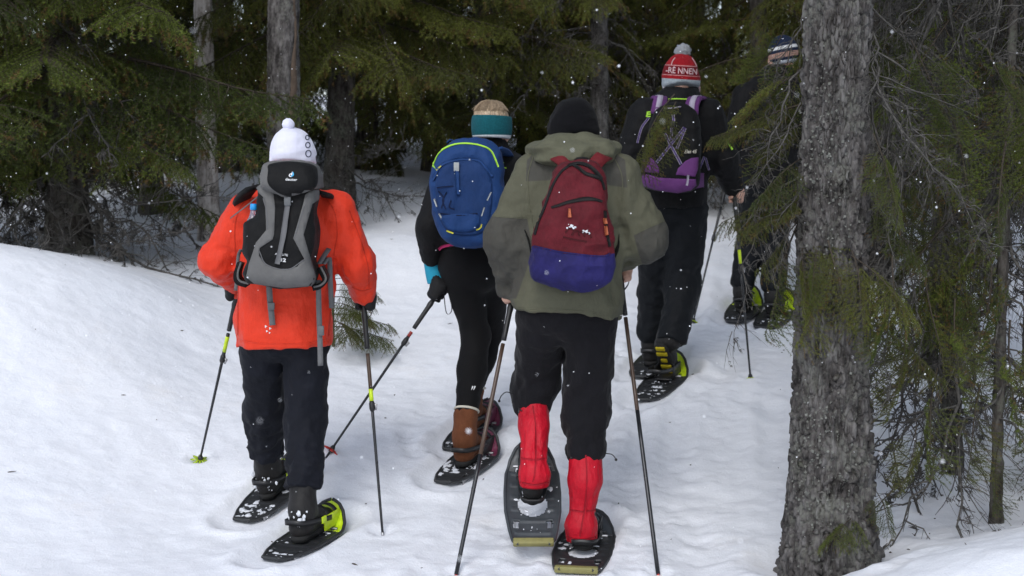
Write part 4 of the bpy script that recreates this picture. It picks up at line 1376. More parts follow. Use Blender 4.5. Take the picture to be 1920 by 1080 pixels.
def bag_fn(poly, Yc, half, r, amp=0.004, seed=0, tip=0.0, bulge=0.25, sc=11):
    P2 = np.array([W(a, b, Yc)[[0, 2]] for a, b in poly])
    zc = P2[:, 1].mean(); hz = np.ptp(P2[:, 1]) / 2
    lo = np.array([P2[:, 0].min(), Yc - half * 1.4, P2[:, 1].min()]) - 0.03; hi = np.array([P2[:, 0].max(), Yc + half * 1.4, P2[:, 1].max()]) + 0.03
    def fn(P):
        d2 = sd_poly(P[:, 0], P[:, 2], P2)
        zz = (P[:, 2] - zc) / hz
        h = half * (1 - bulge * np.clip(zz, -1, 1) ** 2 * 0.6 - 0.12 * np.clip(zz, -1, 1))
        y = np.abs(P[:, 1] - Yc - tip * zz) - h
        a = np.maximum(d2 + r, 0); b = np.maximum(y + r, 0)
        d = np.sqrt(a * a + b * b) + np.minimum(np.maximum(d2, y) + r, 0) - r
        n = np.abs(d) < 0.03
        if amp and n.any():
            Q = P[n] * sc + seed
            d = d.copy(); d[n] -= amp * (ridge(Q * np.array([1, 1, 1.4], np.float32)) + 0.5 * ridge(Q * 2.2 + 3))
        return d
    return fn, lo, hi

def strap_both(pts, w, bvh, parent, a=PALESTRAP, b=PURPLESTRAP, off=0.004):
    V, F = lay_strip(pts, w, bvh, off, 0.006); o = mk("webbing_strap", V, F, a, parent)
    V, F = lay_strip(pts, w * 0.5, bvh, off + 0.0022, 0.003); mk("strap_stripe", V, F, b, o)

def side_buckle(c, s, mat, parent, M=None, name="buckle"):
    V, F = box(c, s, M, min(s) * 0.25); b = mk(name, V, F, mat, parent); return b

def hair_strands(c, n, r_, fn_dir, L, rad=0.0012):
    pass

def raw_hand(J, s, grip, g, back, side, infl=0.0):
    return hand_fn(J['wr' + s], grip, g, back, infl, side)

# ================================================================== hiker in the orange jacket
def build_p1():
    Y = 5.9; w = lambda a, b, d=0.0: W(a, b, Y + d)
    s_r = shoe_at(508, 1047, 23, "snowshoe with lime toe under the orange-jacketed hiker's right, rear boot", "lime-toed snowshoes", deck_mat=DARKDECK, toe_mat=LIME, strap_mat=LIME, toe_rise=0.10, toe_from=0.76, seed=11, snow=45, hole=False, L=0.50, fyr=0.745)
    s_l = shoe_at(455, 974, 22, "snowshoe with lime toe under the orange-jacketed hiker's left, forward boot", "lime-toed snowshoes", deck_mat=DARKDECK, toe_mat=LIME, strap_mat=LIME, toe_rise=0.10, toe_from=0.76, seed=12, snow=80, hole=False, L=0.50, fyr=0.745)
    fr, fl = foot_frame(s_r), foot_frame(s_l)
    J = dict(pelvis=w(531, 640), waist=w(535, 550, 0.01), chest=w(542, 440, 0.02), neck=w(547, 352, 0.03), shl=w(462, 398), ell=w(408, 488), wrl=w(447, 535, 0.30), shr=w(630, 395), elr=w(671, 495, 0.02), wrr=w(681, 548, 0.13),
             hipl=w(490, 632), hipr=w(572, 632), knl=W(496, 770, Y + 0.20), knr=W(575, 790, Y + 0.05), anl=fl[0] + fl[3] * 0.13 + fl[2] * 0.045, anr=fr[0] + fr[3] * 0.13 + fr[2] * 0.045)
    p = empty("person", (w(545, 640)[0], Y, float(gz_base(np.array(w(545, 640)[0]), np.array(Y)))), None, "hiker in orange-red jacket and white bobble hat, nearest on the left", "person", "hikers walking up the snowy trail")
    gl = W(446, 545, Y + 0.30); tl = G(374, 867); gr = W(681, 562, Y + 0.14); tr = G(717, 996)
    hl = hand_fn(J['wrl'], gl, tl - gl, (-0.9, -0.3, 0), 0.003, 1); hr = hand_fn(J['wrr'], gr, tr - gr, (0.9, -0.3, 0), 0.003, -1)
    hd = head_mesh(w(549, 303, 0.05), (0.05, 1, -0.05), (0, 0, 1), 1.0, J['neck'])
    V, F = join(under_body(J), hd); mk("body", V, F, SKIN, p)
    for s, h_ in (('l', hl), ('r', hr)): mk("glove", *h_, BLACKGLOVE, p)
    # jacket
    def jk(P):
        d = chain(P, [w(531, 680), w(532, 610), w(537, 520), w(542, 440, 0.02), w(545, 392, 0.03), w(547, 350, 0.04)], [(0.188, 0.150), (0.183, 0.145), (0.178, 0.128), (0.196, 0.128), (0.172, 0.105), (0.072, 0.07)], 0.05)
        for s, el, wr, sd in (('l', J['ell'], J['wrl'], 2.0), ('r', J['elr'], J['wrr'], 7.0)):
            a = chain(P, [J['sh' + s], el, wr], [0.074, 0.060, 0.047], 0.03, [(0.008, 16, 1.6, sd, 0.3, 1.3), (0.009, 20, 1.6, sd + 3, 1.2, 0.8)])
            d = smin(d, a, 0.045)
        return smax(d, plane(P, w(531, 645), (0.03, 0.0, -1)), 0.008)
    lo, hi = bounds(w(375, 330), w(705, 665), J['wrl'], J['wrr'], w(540, 500, -0.2), w(540, 500, 0.2), pad=0.06)
    V, F = surface_nets(cloth(jk, 0.0075, (7, 7, 8), 1), lo, hi, 0.0075)
    jack = mk("jacket", V, F, ORANGE, p); bj = bvh_of(V, F)
    for (x, y, a) in ((499, 612, 4.2), (507, 616, 4.2), (501, 621, 3.6), (506, 624, 3.0)):
        V, F = lay_poly([(x - a * .5, y - a * .6), (x + a * .6, y), (x - a * .5, y + a * .6)], bj, 0.0025, 0.003, 3); mk("printed_mark", V, F, WHITEPRINT, jack)
    V, F = lay_strip([(444, 636), (480, 643), (530, 645), (580, 643), (617, 637)], 2.0, bj, 0.002, 0.004); mk("hem_seam", V, F, ORANGE, jack)
    for q_ in ([(612, 372), (628, 400), (632, 440), (626, 480), (622, 560), (616, 630)], [(462, 372), (446, 400), (440, 440), (446, 520), (446, 560), (446, 628)], [(655, 395), (676, 450), (690, 500), (692, 540)], [(660, 538), (678, 545), (696, 541)]):
        V, F = lay_strip(q_, 1.5, bj, 0.0018, 0.004); mk("seam", V, F, ORANGED, jack)
    # trousers
    def tr_(P):
        d = chain(P, [w(531, 600), w(531, 625)], [(0.158, 0.12), (0.155, 0.115)], 0.05)
        for hp, kn, an, sd, th in (('hipl', 'knl', 'anl', 1.0, 0.092), ('hipr', 'knr', 'anr', 5.0, 0.096)):
            ank = J[an] + (J[kn] - J[an]) * (0.26 if hp == 'hipl' else 0.22)
            e = chain(P, [J[hp], J[kn], ank], [th, 0.072, 0.062], 0.04, [(0.009, 12, 1.3, sd, 0.3, 1.0), (0.013, 17, 1.2, sd + 4, 1.1, 1.4)])
            e = smax(e, plane(P, ank - norm(J[kn] - ank) * 0.01, J[an] - J[kn]), 0.008)
            d = smin(d, e, 0.022)
        return d
    lo, hi = bounds(w(440, 620), w(625, 660), J['knl'], J['knr'], J['anl'], J['anr'], w(530, 640, -0.12), pad=0.1)
    V, F = surface_nets(cloth(tr_, 0.007, (9, 9, 8), 4), lo, hi, 0.0075); trs = mk("trousers", V, F, NAVYPANT, p)
    bt = bvh_of(V, F)
    V, F = lay_strip([(622, 655), (624, 663)], 3, bt, 0.01, 0.012); mk("zip_pull", V, F, BLACKPL, trs)
    boot(p, fl, BLACKBOOT, SOLE, J['anl'] + (J['knl'] - J['anl']) * 0.30, 0.058); boot(p, fr, BLACKBOOT, SOLE, J['anr'] + (J['knr'] - J['anr']) * 0.28, 0.058)
    for fr_, sd in ((fl, 3), (fr, 4)):   # snow stuck to the heels
        r_ = np.random.default_rng(sd); ps = []
        o, x, y, z = fr_
        for k in range(34):
            s_ = 0.002 + 0.009 * r_.random() ** 2; c0 = o + x * r_.normal() * 0.022 - y * (0.022 - 0.03 * r_.random()) + z * (0.02 + 0.10 * r_.random())
            v, f = ico(c0, 1.0, 2); ps.append((c0 + (v - c0) * s_ * np.array([1.0, 0.6, 1.3]) * (0.45 + 1.0 * vnoise((v - c0) * 1.6 + k * 2.7)[:, None]), f))
        V, F = join(*ps); o_ = mk("heel_snow", V, F, CAKED, p); o_["kind"] = "stuff"
    # hat
    def ht(P):
        d = chain(P, [w(549, 304, 0.045), w(548, 288, 0.045), w(546, 276, 0.045), w(544, 268, 0.04)], [(0.093, 0.104), (0.090, 0.103), (0.075, 0.088), (0.057, 0.07)], 0.03)
        return smax(d, plane(P, w(548, 304, 0.0), (0, -0.1, -1)), 0.012)
    lo, hi = bounds(w(505, 225, -0.1), w(592, 310, 0.2), pad=0.02)
    V, F = surface_nets(cloth(ht, 0.003, (10, 10, 16), 2), lo, hi, 0.005); hat = mk("hat", V, F, WHITEHAT, p); bh = bvh_of(V, F)
    v, f = ico(w(540.5, 233, 0.02), 0.0255, 3); c0 = v.mean(0); v = c0 + (v - c0) * (0.93 + 0.14 * vnoise((v - c0) * 160)[:, None]); mk("bobble", v, f, WHITEHAT, hat)
    for (x, y, r) in ((576, 258, 4.2), (577, 272, 5.2), (578, 288, 6.2)):
        a = np.linspace(0, 2 * math.pi, 20, endpoint=False)
        V, F = lay_strip([(x + r * .8 * math.cos(t), y + r * math.sin(t)) for t in np.linspace(0, 2 * math.pi, 25)], 1.3, bh, 0.0022, 0.003, 1.5, smooth=False); mk("printed_ring", V, F, NAVYPRINT, hat)
    # backpack
    b = empty("backpack", w(530, 540, -0.25), None, "black and grey backpack with white logo on the orange jacket", "backpack", "backpacks worn by the hikers")
    fn, lo, hi = bag_fn([(488, 352), (497, 335), (594, 345), (595, 372), (590, 400), (594, 430), (592, 460), (587, 490), (593, 515), (584, 533), (530, 537), (472, 528), (464, 512), (472, 488), (463, 470), (465, 418), (484, 405), (487, 380)], Y - 0.235, 0.125, 0.055, 0.005, 3)
    V, F = surface_nets(fn, lo, hi, 0.0055); body = mk("body", V, F, BAGBLACK, b)
    V1, F1 = V, F
    fn, lo, hi = bag_fn([(496, 330), (502, 309), (522, 303), (573, 303), (592, 311), (599, 330), (598, 351), (578, 360), (545, 369), (517, 360), (498, 349)], Y - 0.235, 0.145, 0.045, 0.004, 5, bulge=0.1)
    V, F = surface_nets(fn, lo, hi, 0.0055); lid = mk("lid", V, F, BAGGREY, b)
    bl = bvh_of(V, F); bb = bvh_of(V1, F1); ball_ = bvh_of(*join((V, F), (V1, F1)))
    V, F = lay_poly(round_poly([(506, 309), (545, 304), (586, 310), (594, 325), (592, 348), (576, 361), (546, 368), (521, 360), (503, 344), (503, 322)], 60), bl, 0.005, 0.02, 6); mk("lid_panel", V, F, BAGBLACK, lid)
    blp = bvh_of(V, F)
    V, F = lay_text("deuter", 546, 336.5, 5.0, blp, 0.0025, 0.003, wpx=22, bold=0.02, rot=0.04); mk("lettering", V, F, WHITEPRINT, lid)
    V, F = lay_text("d", 544, 327, 9.5, blp, 0.0025, 0.003, shear=0.25, bold=0.03); mk("logo", V, F, WHITEPRINT, lid)
    V, F = lay_strip([(549, 323), (550, 328), (546, 331)], 2.6, blp, 0.003, 0.004, 2); mk("logo_swoosh", V, F, LOGOBLUE, lid)
    pan = [(482, 352), (494, 343), (512, 355), (516, 390), (514, 440), (511, 449), (487, 465), (486, 480), (500, 497), (525, 504), (540, 504), (557, 500), (570, 485), (550, 447), (569, 380), (572, 365), (585, 356), (601, 355), (600, 372), (585, 382), (569, 440), (580, 480), (591, 520), (590, 535), (532, 539), (477, 531), (462, 519), (467, 497), (480, 455), (499, 432), (498, 390), (494, 370), (486, 362)]
    V, F = lay_poly(pan, bb, 0.005, 0.012, 6); mk("grey_panel", V, F, BAGGREY, b)
    for q in ([(494, 372), (500, 395), (501, 430)], [(571, 385), (560, 420), (552, 446)], [(486, 470), (500, 496), (540, 505), (570, 486)]):
        V, F = lay_strip(q, 1.6, bb, 0.0065, 0.008); mk("seam", V, F, WEBBING, b)
    V, F = lay_strip([(540, 376), (538, 400), (531, 445), (520, 495)], [9, 10, 10, 9], ball_, 0.012, 0.005); st = mk("front_strap", V, F, WEBBING, b)
    c, n_ = hit(ball_, 540, 377); side_buckle(c + np.array([0, -0.012, 0]), (0.026, 0.012, 0.036), GREYPL, st)
    V, F = lay_text("ACT LITE", 528, 477, 4, bb, 0.007, 0.004, wpx=24, rot=0.1); mk("lettering", V, F, WHITEPRINT, b)
    V, F = lay_text("32", 530, 487, 7, bb, 0.007, 0.004, wpx=13, bold=0.03, rot=0.1); mk("lettering", V, F, WHITEPRINT, b)
    for q in ([(452, 492), (446, 512), (449, 526), (466, 532)], [(601, 500), (611, 522), (602, 534), (588, 538)]):
        ln = smooth_line([W(a, c, Y - 0.19) for a, c in q], 14); V, F = ribbon(ln, 0.085, 0.02, [0, 1, 0.1]); mk("hip_fin", V, F, BAGBLACK, b)
        V, F = tube(smooth_line([W(a, c, Y - 0.235) for a, c in q], 14), 0.0045, 8); mk("fin_edge", V, F, BAGGREY, b)
    # shoulder harness
    ln = smooth_line([w(474, 352, -0.15), w(462, 362, -0.12), w(452, 378, -0.06), w(455, 395, 0.06)], 12); V, F = ribbon(ln, 0.07, 0.018, [1, 0.2, 0.5]); mk("shoulder_strap", V, F, BAGBLACK, b)
    ln = smooth_line([w(600, 360, -0.15), w(612, 365, -0.09), w(618, 376, 0.02)], 12); V, F = ribbon(ln, 0.05, 0.015, [1, 0.2, -0.3]); mk("shoulder_strap", V, F, BAGBLACK, b)
    V, F = ribbon(smooth_line([w(484, 368, -0.16), w(462, 386, -0.16), w(432, 409, -0.10)], 10), 0.010, 0.002, [0, 1, 0.6]); mk("load_strap", V, F, WEBBING, b)
    def dangle(pts, wd, name="dangling_strap"):
        ln = smooth_line([w(a, c, d) for a, c, d in pts], 20); V, F = ribbon(ln, wd, 0.0028, [1, 0.15, 0]); return mk(name, V, F, WEBBING, b)
    o = dangle([(504, 530, -0.19), (506, 560, -0.175), (509, 590, -0.172), (511, 610, -0.175)], 0.024); side_buckle(w(508.5, 574, -0.182), (0.028, 0.012, 0.03), GREYPL, o)
    o = dangle([(597, 525, -0.2), (598, 580, -0.17), (600, 640, -0.172), (601, 686, -0.175)], 0.022); side_buckle(w(602, 620, -0.18), (0.024, 0.013, 0.04), GREYPL, o)
    dangle([(606, 495, -0.16), (617, 484, -0.10), (619, 520, -0.08), (622, 578, -0.08)], 0.021)
    dangle([(452, 468, -0.16), (447, 480, -0.13), (444, 515, -0.13), (442, 545, -0.13)], 0.014)
    V, F = ribbon(smooth_line([w(598, 495, -0.2), w(606, 482, -0.15), w(617, 466, -0.08)], 8), 0.02, 0.003, [0, 1, 0.5]); mk("side_strap", V, F, WEBBING, b)
    # bottle in the side pocket
    bo = empty("water_bottle", w(474, 425, -0.30), None, "small clear bottle with blue cap in the black and grey backpack's pocket", "bottle")
    ax = lambda t: w(475.5, 382, -0.30) + (w(473, 440, -0.30) - w(475.5, 382, -0.30)) * t
    V, F = tube(np.array([ax(0.0), ax(0.03), ax(0.19), ax(0.2)]), np.array([0.011, 0.0135, 0.0135, 0.012]), 16); mk("cap", V, F, CAPBLUE, bo)
    tt = np.array([0.2, 0.3, 0.45, 0.55, 0.9, 1.0]); V, F = tube(np.array([ax(t) for t in tt]), np.array([0.011, 0.012, 0.017, 0.024, 0.024, 0.02]), 18); mk("bottle_body", V, F, CLEAR, bo)
    pole(gl - norm(tl - gl) * 0.05, tl, "black pole with lime band and basket in the orange-jacketed hiker's left hand", band=LIME, basket=LIMECLEAR, band_at=(0.28, 0.36), lock=0.40, upper=SHAFT)
    pole(gr - norm(tr - gr) * 0.05, tr, "black pole with lime band in the orange-jacketed hiker's right hand", band=LIME, band_at=(0.405, 0.455), lock=0.475, upper=SHAFTPAT, upper_to=0.40)

# ================================================================== hiker with the blue backpack
def build_p2():
    Y = 6.8; w = lambda a, b, d=0.0: W(a, b, Y + d)
    s_r = shoe_at(831, 903, 24, "snowshoe with plum toe under the blue-backpack hiker's rear brown boot", "plum-toed snowshoes", deck_mat=DARKDECK, toe_mat=PURPLEDECK, strap_mat=BLACKPL, toe_rise=0.10, toe_from=0.76, seed=21, snow=90, hole=False, L=0.50, fyr=0.745)
    s_l = shoe_at(846, 842, 22, "snowshoe with plum toe under the blue-backpack hiker's forward boot", "plum-toed snowshoes", deck_mat=DARKDECK, toe_mat=PURPLEDECK, strap_mat=PURPLEDECK, toe_rise=0.10, toe_from=0.76, seed=22, snow=50, hole=False, L=0.50, fyr=0.745)
    fr, fl = foot_frame(s_r), foot_frame(s_l)
    J = dict(pelvis=w(888, 485), waist=w(888, 440, 0.01), chest=w(900, 350, 0.04), neck=w(926, 272, 0.07), shl=w(845, 312, 0.0), ell=w(806, 425, -0.05), wrl=w(811, 505, 0.0), shr=w(962, 318, 0.06), elr=w(985, 420, 0.02), wrr=w(990, 460, 0.28),
             hipl=w(862, 495), hipr=w(922, 495, 0.03), knl=W(893, 630, Y + 0.05), knr=W(918, 620, Y + 0.26), anl=fr[0] + fr[3] * 0.14 + fr[2] * 0.045, anr=fl[0] + fl[3] * 0.14 + fl[2] * 0.045)
    p = empty("person", (w(890, 500)[0], Y, float(gz_base(np.array(w(890, 500)[0]), np.array(Y)))), None, "hiker with blonde hair, teal headband and blue backpack, behind the olive jacket", "person", "hikers walking up the snowy trail")
    g = W(822, 548, Y - 0.0); t = G(612, 857)
    hv = hand_fn(J['wrl'], g, t - g, (-0.4, -0.9, 0.2), 0.003, 1)
    hd = head_mesh(w(924, 241, 0.07), (0.62, 0.78, -0.05), (0.05, 0, 1), 1.0, w(930, 290, 0.08))
    V, F = join(under_body(J), hd); mk("body", V, F, SKIN, p)
    # gloves: cyan cuff, dark palm
    mk("glove", *hv, BLACKGLOVE, p)
    V, F = tube(smooth_line([w(808, 484, -0.015), w(811, 503, 0.0), w(814, 518, 0.0), w(817, 528, 0.0)], 12), np.linspace(0.037, 0.041, 12), 18); mk("glove_cuff", V, F, CYAN, p)
    def jk(P):
        d = chain(P, [w(886, 480), w(888, 430), w(897, 360, 0.04), w(908, 312, 0.05), w(924, 275, 0.07)], [(0.160, 0.13), (0.155, 0.115), (0.175, 0.115), (0.155, 0.10), (0.066, 0.066)], 0.05)
        d = smax(d, plane(P, w(886, 463), (-0.05, 0, -1)), 0.01)
        for s, sd in (('l', 3.0), ('r', 9.0)):
            d = smin(d, chain(P, [J['sh' + s], J['el' + s], J['wr' + s] + (J['el' + s] - J['wr' + s]) * 0.30], [0.070, 0.056, 0.046], 0.03, [(0.006, 15, 1.5, sd), (0.007, 18, 1.5, sd + 2)]), 0.04)
        return d
    lo, hi = bounds(w(775, 270, -0.2), w(1005, 480, 0.3), J['wrl'], J['wrr'], pad=0.06)
    V, F = surface_nets(cloth(jk, 0.006, (9, 9, 9), 7), lo, hi, 0.0085); jack = mk("jacket", V, F, BLACKSHELL, p); bj = bvh_of(V, F)
    V, F = lay_text("IL", 943, 310, 11, bj, 0.004, 0.005, wpx=12, bold=0.02, rot=0.06); mk("lettering", V, F, LIMECLOTH, jack)
    V, F = lay_strip([(822, 468), (830, 462), (850, 459), (880, 460), (905, 461), (918, 463)], 4.5, bj, 0.004, 0.006); mk("hem_piping", V, F, PINK, jack)
    def tg(P):
        d = chain(P, [w(888, 450), w(889, 495)], [(0.150, 0.12), (0.168, 0.145)], 0.05)
        for hp, kn, an, sd in (('hipl', 'knl', 'anl', 1.0), ('hipr', 'knr', 'anr', 6.0)):
            top = J[an] + (J[kn] - J[an]) * 0.20
            mid = J[kn] * 0.55 + top * 0.45
            d = smin(d, chain(P, [J[hp], J[kn], mid, top], [0.098, 0.066, 0.066, 0.052], 0.03, [(0.004, 14, 1.4, sd), (0.005, 20, 1.4, sd + 3), (0.006, 26, 1.3, sd + 5)]), 0.03)
        return d
    lo, hi = bounds(w(820, 440, -0.15), w(965, 520, 0.2), J['knl'], J['knr'], J['anl'], J['anr'], pad=0.08)
    V, F = surface_nets(tg, lo, hi, 0.0085); tt = mk("tights", V, F, BLACKTIGHT, p); bt = bvh_of(V, F)
    for x in (885.5, 889.5):
        V, F = lay_strip([(x - 1.6, 731), (x + 1.0, 724)], [1.0, 2.6], bt, 0.003, 0.004, 2); mk("printed_mark", V, F, WHITEPRINT, tt)
    for fr_, an, kn in ((fr, 'anl', 'knl'), (fl, 'anr', 'knr')):
        bo, A, top = boot(p, fr_, BROWNBOOT, SOLE, J[an] + (J[kn] - J[an]) * 0.16, 0.058)
        up = norm(J[kn] - J[an]); c = top; a = np.linspace(0, 2 * math.pi, 33); u = norm(np.cross(up, [0, 1, 0])); v = np.cross(up, u)
        V, F = tube(c + up * 0.030 + 0.0565 * (np.cos(a)[:, None] * u + np.sin(a)[:, None] * v), 0.006, 8); mk("boot_lining", V, F, CREAM, bo)
    # hair and headband
    hc = w(924, 241, 0.07); fd = norm(np.array([0.62, 0.78, -0.05])); 
    def hr(P):
        d = ball(P, hc + np.array([0, 0, 0.038]) - fd * 0.014, (0.085, 0.094, 0.086))
        d = smax(d, plane(P, hc + np.array([0, 0, 0.055]) + fd * 0.075, norm(fd + np.array([0, 0, -0.6]))), 0.02)
        n = np.abs(d) < 0.03
        Q = P[n] - hc.astype(np.float32)
        ang = np.arctan2(Q[:, 1], Q[:, 0]); dd = ridge(np.stack([ang * 9, Q[:, 2] * 6, Q[:, 0] * 3], -1))
        d = d.copy(); d[n] -= 0.0035 * dd
        return d
    V, F = surface_nets(hr, hc - 0.13, hc + 0.16, 0.0045); hair = mk("hair", V, F, HAIR, p)
    r_ = np.random.default_rng(9); ps = []
    for k in range(520):        # loose strands lying over the crown and the nape
        a = r_.random() * 6.28; crown = hc + np.array([0.0, -0.01, 0.127]) + r_.normal(size=3) * [0.012, 0.012, 0.002]
        e = np.array([math.cos(a), math.sin(a), 0]); q = np.linspace(0.05, 0.70, 6); wr_ = 0.07 * r_.random() ** 2
        ln = np.array([hc + np.array([0, 0, 0.038]) - fd * 0.014 + (np.array([0.087, 0.096, 0.0]) * e * math.sin(t * 1.5 + 0.02) + np.array([0, 0, 0.0885]) * math.cos(t * 1.5)) * (1.0 + wr_ + 0.02 * r_.random()) for t in q])
        ps.append(tube(ln + np.cumsum(r_.normal(size=(6, 3)) * 0.0016, 0), 0.0011, 3, False))
    V, F = join(*ps); mk("hair_strands", V, F, HAIR, hair)
    def hb(P):
        d = ball(P, hc + np.array([0, 0, 0.012]) - fd * 0.008, (0.099, 0.110, 0.15))
        d = smax(d, plane(P, hc + np.array([0, 0, 0.060]), (0.04, 0, 1)), 0.006)
        d = smax(d, plane(P, hc + np.array([0, 0, -0.046]), (-0.04, 0, -1)), 0.006)
        return d
    V, F = surface_nets(hb, hc - 0.14, hc + 0.14, 0.0045)
    mk("headband", V, F, TEALKNIT, p, attrs={'trim': -(V[:, 2] - hc[2] + 0.034)})
    # backpack
    b = empty("backpack", w(875, 460, -0.25), None, "blue backpack with lime zip line worn by the blonde hiker", "backpack", "backpacks worn by the hikers")
    poly = round_poly([(810, 330), (816, 298), (835, 274), (868, 262), (905, 262), (932, 280), (943, 320), (945, 380), (937, 430), (912, 458), (880, 463), (845, 455), (826, 430), (812, 380)], 40)
    fn, lo, hi = bag_fn(poly, Y - 0.24, 0.135, 0.06, 0.008, 9, sc=9)
    V, F = surface_nets(fn, lo, hi, 0.006); mk("body", V, F, BAGBLUE, b); bb = bvh_of(V, F)
    V, F = lay_poly(round_poly([(818, 340), (828, 315), (852, 302), (879, 300), (902, 306), (920, 330), (922, 380), (912, 425), (892, 440), (850, 438), (830, 420), (820, 385)], 48), bb, 0.006, 0.014, 7); fp = mk("front_pocket", V, F, BAGBLUED, b); bf = bvh_of(V, F)
    V, F = lay_strip([(811, 312), (823, 287), (846, 273), (872, 269), (901, 273), (921, 284), (934, 313)], 2.8, bb, 0.004, 0.007); mk("zip_line", V, F, LIMECLOTH, b)
    V, F = lay_strip([(812, 338), (826, 312), (852, 300), (879, 298), (901, 303), (923, 331)], 5, bb, 0.009, 0.012); mk("pocket_edge", V, F, BAGBLUE, b)
    V, F = lay_strip([(855, 310), (857, 330), (858, 364)], 7, bf, 0.012, 0.006); st = mk("front_strap", V, F, BAGBLUE, b)
    c, _ = hit(bf, 856, 313); side_buckle(c + np.array([0, -0.012, 0]), (0.024, 0.008, 0.040), SILVER, st)
    for q in ([(921, 360), (913, 376)], [(908, 389), (903, 405)], [(815, 373), (820, 388)], [(824, 400), (831, 414)]):
        V, F = lay_strip(q, 2.4, bb, 0.008, 0.008); mk("reflective_loop", V, F, SILVER, b)
    for q in ([(838, 432), (850, 437)], [(892, 431), (900, 428), (903, 420)], [(819, 320), (828, 311)]):
        V, F = lay_strip(q, 2.6, bb, 0.009, 0.01); mk("tab", V, F, YELLOWTAB, b)
    for q in ([(820, 352), (835, 350), (850, 349)], [(822, 358), (832, 372), (828, 390)], [(838, 360), (830, 376), (836, 392)], [(846, 376), (842, 388), (852, 392)], [(826, 400), (860, 404), (895, 400)]):
        V, F = lay_strip(q, 2.0, bf, 0.004, 0.004); mk("printed_line", V, F, NAVYPRINT, fp)
    V, F = lay_poly(round_poly([(830, 405), (895, 403), (890, 432), (845, 432)], 24), bf, 0.004, 0.006, 6); mk("lower_panel", V, F, BAGBLUE, fp)
    for q, ww in (([(936, 320), (942, 345), (946, 360)], 0.018), ([(838, 268), (845, 262), (850, 264)], 0.012)):
        V, F = ribbon(smooth_line([W(a, c, Y - 0.23) for a, c in q], 8), ww, 0.004, [0.6, 0.8, 0]); mk("side_strap", V, F, BAGBLUE, b)
    V, F = ribbon(smooth_line([w(930, 280, -0.15), w(945, 286, -0.05), w(955, 300, 0.06)], 10), 0.06, 0.012, [1, -0.4, 0.3]); mk("shoulder_strap", V, F, BAGBLUE, b)
    V, F = ribbon(smooth_line([w(850, 275, -0.15), w(842, 288, -0.05), w(840, 305, 0.06)], 10), 0.06, 0.012, [1, 0.4, 0.3]); mk("shoulder_strap", V, F, BAGBLUE, b)
    pole(g - norm(t - g) * 0.05, t, "black and red pole with red basket held by the blonde hiker", basket=REDPL, lock=0.33, upper=SHAFTRED, upper_to=0.30, bas_r=0.05, basket_at=0.93)

